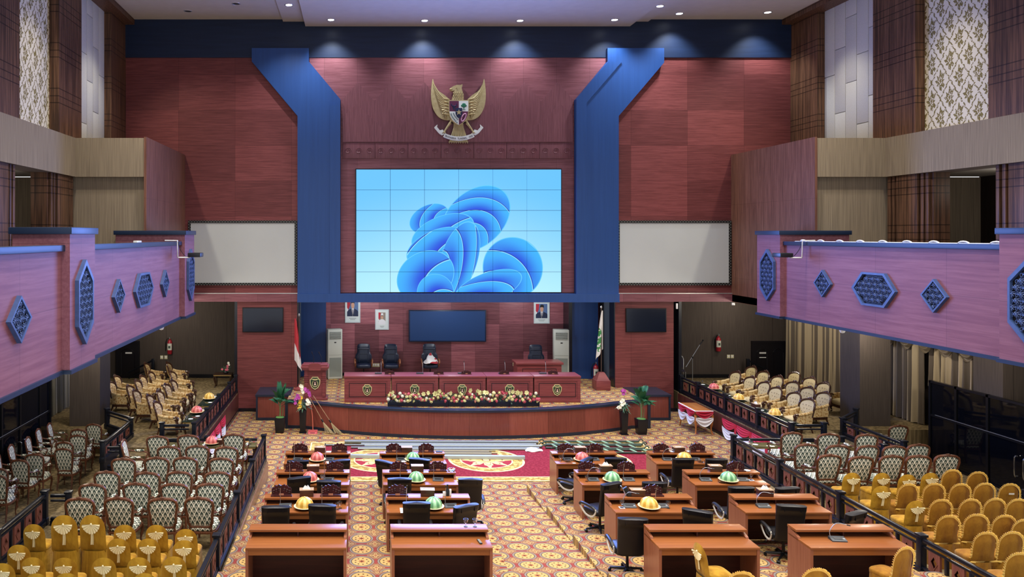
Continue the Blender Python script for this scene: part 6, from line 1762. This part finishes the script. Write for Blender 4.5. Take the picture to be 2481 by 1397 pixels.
# ================================================================== tables on the platforms
tb_m = wood('dark table wood', '#20120d', '#4a3020', 'x', 2.0, None, 0, .3); tb_g = mat('green black glass top', '#1f2a22', .06, spec=.6); gold_edge = mat('gold table edge', '#a58a52', .35, .4)
def table(label, x, y, z, w_, d_, h, grp, top=None):
    t = thing('side_table', label, 'table', (x, y, z), 0, grp)
    m = MB(); m.box((0, 0, h - .012), (w_, d_, .024), .004); m.build('glass_top', top or tb_g, t)
    m = MB(); m.box((0, 0, h - .045), (w_ - .02, d_ - .02, .04), .01); m.build('apron', gold_edge, t)
    for sx_ in (-1, 1):
        for sy_ in (-1, 1):
            m = MB(); m.tube(spline([(sx_ * (w_ / 2 - .06), sy_ * (d_ / 2 - .06), h - .06), (sx_ * (w_ / 2 - .035), sy_ * (d_ / 2 - .035), h * .7), (sx_ * (w_ / 2 - .08), sy_ * (d_ / 2 - .08), h * .25), (sx_ * (w_ / 2 - .05), sy_ * (d_ / 2 - .05), 0)], 3), [.04] * 3 + [.035] * 3 + [.02] * 3 + [.03], 6); m.build('leg', tb_m, t)
    return t
hB = ZB + .5
for sd, g, ys in (('left', lambda x: x, (21.15, 23.1)), ('right', mirx, (20.75, 22.2, 23.65, 25.1))):
    for i, y in enumerate(ys): table('dark glass-topped table between the %s black railing and armchairs, %s from the near end' % (sd, ORD[i + 1]), g(-4.64), y, ZB, .4, 1.38, .5, 'glass-topped tables on the platforms')
YEL((-4.64, 23.2, hB), 0, 'yellow ribbed food cover on the farther left platform table', 'food covers'); PINK((-4.64, 21.4, hB), 0, 'pink ribbed food cover on the nearer left platform table', 'food covers')
for i, (x, y) in enumerate([(-4.52, 22.75), (-4.55, 23.6), (-4.55, 21.75), (-4.53, 21.02), (-4.66, 20.7)]): SA((x, y, hB), 0, 'white china saucer on the left platform tables, %s from the near end' % ORD[[3, 5, 4, 2, 1][i]][:], 'white saucers'); 
for i, (x, y) in enumerate([(-4.6, 23.65), (-4.64, 21.75), (-4.7, 20.62)]): GL((x - .05, y, hB), 0, 'glass goblet on the left platform tables, %s from the near end' % ORD[3 - i], 'glass goblets')
PINK((mirx(-4.64), 24.7, hB), 0, 'pink ribbed food cover on the farthest right platform table', 'food covers'); YEL((mirx(-4.64), 23.1, hB), 0, 'yellow ribbed food cover on the third right platform table', 'food covers'); YEL((mirx(-4.64), 21.1, hB), 0, 'yellow ribbed food cover on the nearest right platform table', 'food covers')
TF((mirx(-4.64), 22.1, hB), R(90), 'wooden tissue box on the right platform table between two yellow covers', 'wooden tissue boxes')
for i, (x, y) in enumerate([(-4.65, 25.5), (-4.65, 23.75), (-4.62, 21.75), (-4.65, 20.3)]): SA((mirx(x), y, hB), 0, 'white china saucer on the right platform tables, %s from the near end' % ORD[4 - i], 'white saucers')
for i, (x, y) in enumerate([(-4.7, 25.65), (-4.62, 21.42)]): GL((mirx(x), y, hB), 0, 'glass goblet on the right platform tables, %s end' % ('far', 'near')[i], 'glass goblets')
hP = ZP + .52
for sd, g, xs in (('left', lambda x: x, (-4.85, -3.92, -3.0)), ('right', mirx, (-4.85, -3.92, -3.0))):
    for i, x in enumerate(xs): table('gold-edged low table before the %s green chairs, %s' % (sd, ('nearest the aisle', 'the middle one', 'nearest the desk railing')[i]), g(x), 18.93, ZP, .84, .38, .52, 'low tables before the green chairs', mat('olive glass top', '#5b5638', .08, spec=.6))
PINK((-3.72, 18.93, hP), 0, 'pink ribbed food cover on the low table before the left green chairs', 'food covers'); TE((-3.48, 18.95, hP), 0, 'wooden tissue box on the low table beside the pink cover, left block', 'wooden tissue boxes')
for i, (x, y) in enumerate([(-4.9, 18.98), (-3.33, 19.03), (-4.5, 18.9)]): SA((x, y, hP), 0, 'white saucer on the low tables before the left green chairs, %s' % ('by the aisle', 'behind the tissue box', 'second from the aisle')[i], 'white saucers')
for i, (x, y) in enumerate([(-2.95, 18.95), (-2.75, 18.95), (-3.38, 18.86)]): GL((x, y, hP), 0, 'glass goblet on the low tables before the left green chairs, %s' % ('left of the corner pair', 'right of the corner pair', 'beside the tissue box')[i], 'glass goblets')
TF((mirx(-4.6), 18.93, hP), 0, 'wooden tissue box on the low table before the right green chairs', 'wooden tissue boxes')
for i, (x, y) in enumerate([(-2.75, 19.0), (-2.9, 18.88), (-2.62, 18.85)]): SA((mirx(x), y, hP), 0, 'white saucer on the corner low table before the right green chairs, %s' % ('far one', 'right one', 'left one')[i], 'white saucers')
GL((mirx(-2.78), 18.86, hP), 0, 'glass goblet on the corner low table before the right green chairs', 'glass goblets')
# left back: little table with flowers; right back: chair and microphone stand
table('small dark carved table carrying flowers in the left back corner', -5.0, 27.6, ZB, .68, .42, .5, 'glass-topped tables on the platforms', tb_m)
t = thing('flower_arrangement', 'small pink and white flower arrangement on the left corner table', 'flower arrangement', (-4.9, 27.6, ZB + .5))
m = MB(); m.lathe([(.07, 0), (.1, .05), (.08, .1), (.0001, .1)], n=14); m.build('bowl', mic_d, t)
m = MB(); r = random.Random(4)
for k in range(40):
    d = Vector((r.uniform(-1, 1), r.uniform(-.6, .6), r.uniform(0, 1))).normalized() * r.uniform(.12, .28); p = Vector((0, 0, .08)); s = d.cross(Vector((.3, 1, .2))).normalized() * .02; m.flat([p, p + d * .6 + s, p + d, p + d * .6 - s])
m.build('foliage', drk_leaf, t, 80)
m = MB()
for k in range(6): bloom(m, (r.uniform(-.14, .08), -.08, .14 + r.uniform(0, .16)), .05, 6)
m.build('pink_bloom', pnk_f, t, 80)
m = MB(); bloom(m, (.1, -.05, .4), .05, 6); bloom(m, (.12, -.05, .33), .05, 6); m.build('white_bloom', whi_f, t, 80)
t = thing('stacking_chair', 'dark stacking chair with thin metal frame at the right back wall', 'chair', (12.35, 28.6, ZB), R(170))
m = MB(); cushion(m, (0, 0, .41), (.42, .42, .06), .01, 20); m.build('seat', mat('dark purple cloth', '#2a2436', .8), t)
m = MB(); pad(m, [(p.x, p.y) for p in spline([(-.2, .52, 0), (-.21, .8, 0), (-.12, .93, 0), (.12, .93, 0), (.21, .8, 0), (.2, .52, 0)], 3, True)], lambda x, z, d=0.0: (x, -.2 - (z - .5) * .15 + d, z), .025, .02, 3); m.build('backrest', MATS['dark purple cloth'], t, 60)
m = MB(); m.tube(spline([(-.22, -.2, 0), (-.22, -.2, .5), (-.23, -.26, .85), (-.12, -.28, .97), (.12, -.28, .97), (.23, -.26, .85), (.22, -.2, .5), (.22, -.2, 0)], 4), .013, 6); m.tube([(-.2, .2, 0), (-.2, .2, .42)], .013, 6); m.tube([(.2, .2, 0), (.2, .2, .42)], .013, 6); m.build('metal_frame', steel, t)
t = thing('microphone_stand', 'boom microphone stand beside the dark stacking chair at the right back wall', 'microphone stand', (12.75, 28.3, ZB))
m = MB(); m.cyl((0, 0, .02), (0, 0, .95), .012, n=8)
for k in range(3): m.tube([(0, 0, .1), (.3 * math.cos(k * 2.1 + .5), .3 * math.sin(k * 2.1 + .5), .012)], .01, 6)
m.build('tripod', steel, t)
m = MB(); m.tube([(-.25, 0, .62), (.3, 0, 1.5)], .011, 6); m.build('boom', steel, t)
m = MB(); m.tube([(.28, 0, 1.46), (.38, 0, 1.6)], .022, 8); m.ell((.4, 0, 1.63), .035, 10, 6); m.build('microphone', mic_d, t)
m = MB(); m.ell((0, 0, .98), (.035, .03, .045), 8, 6); m.build('clamp', blk, t)
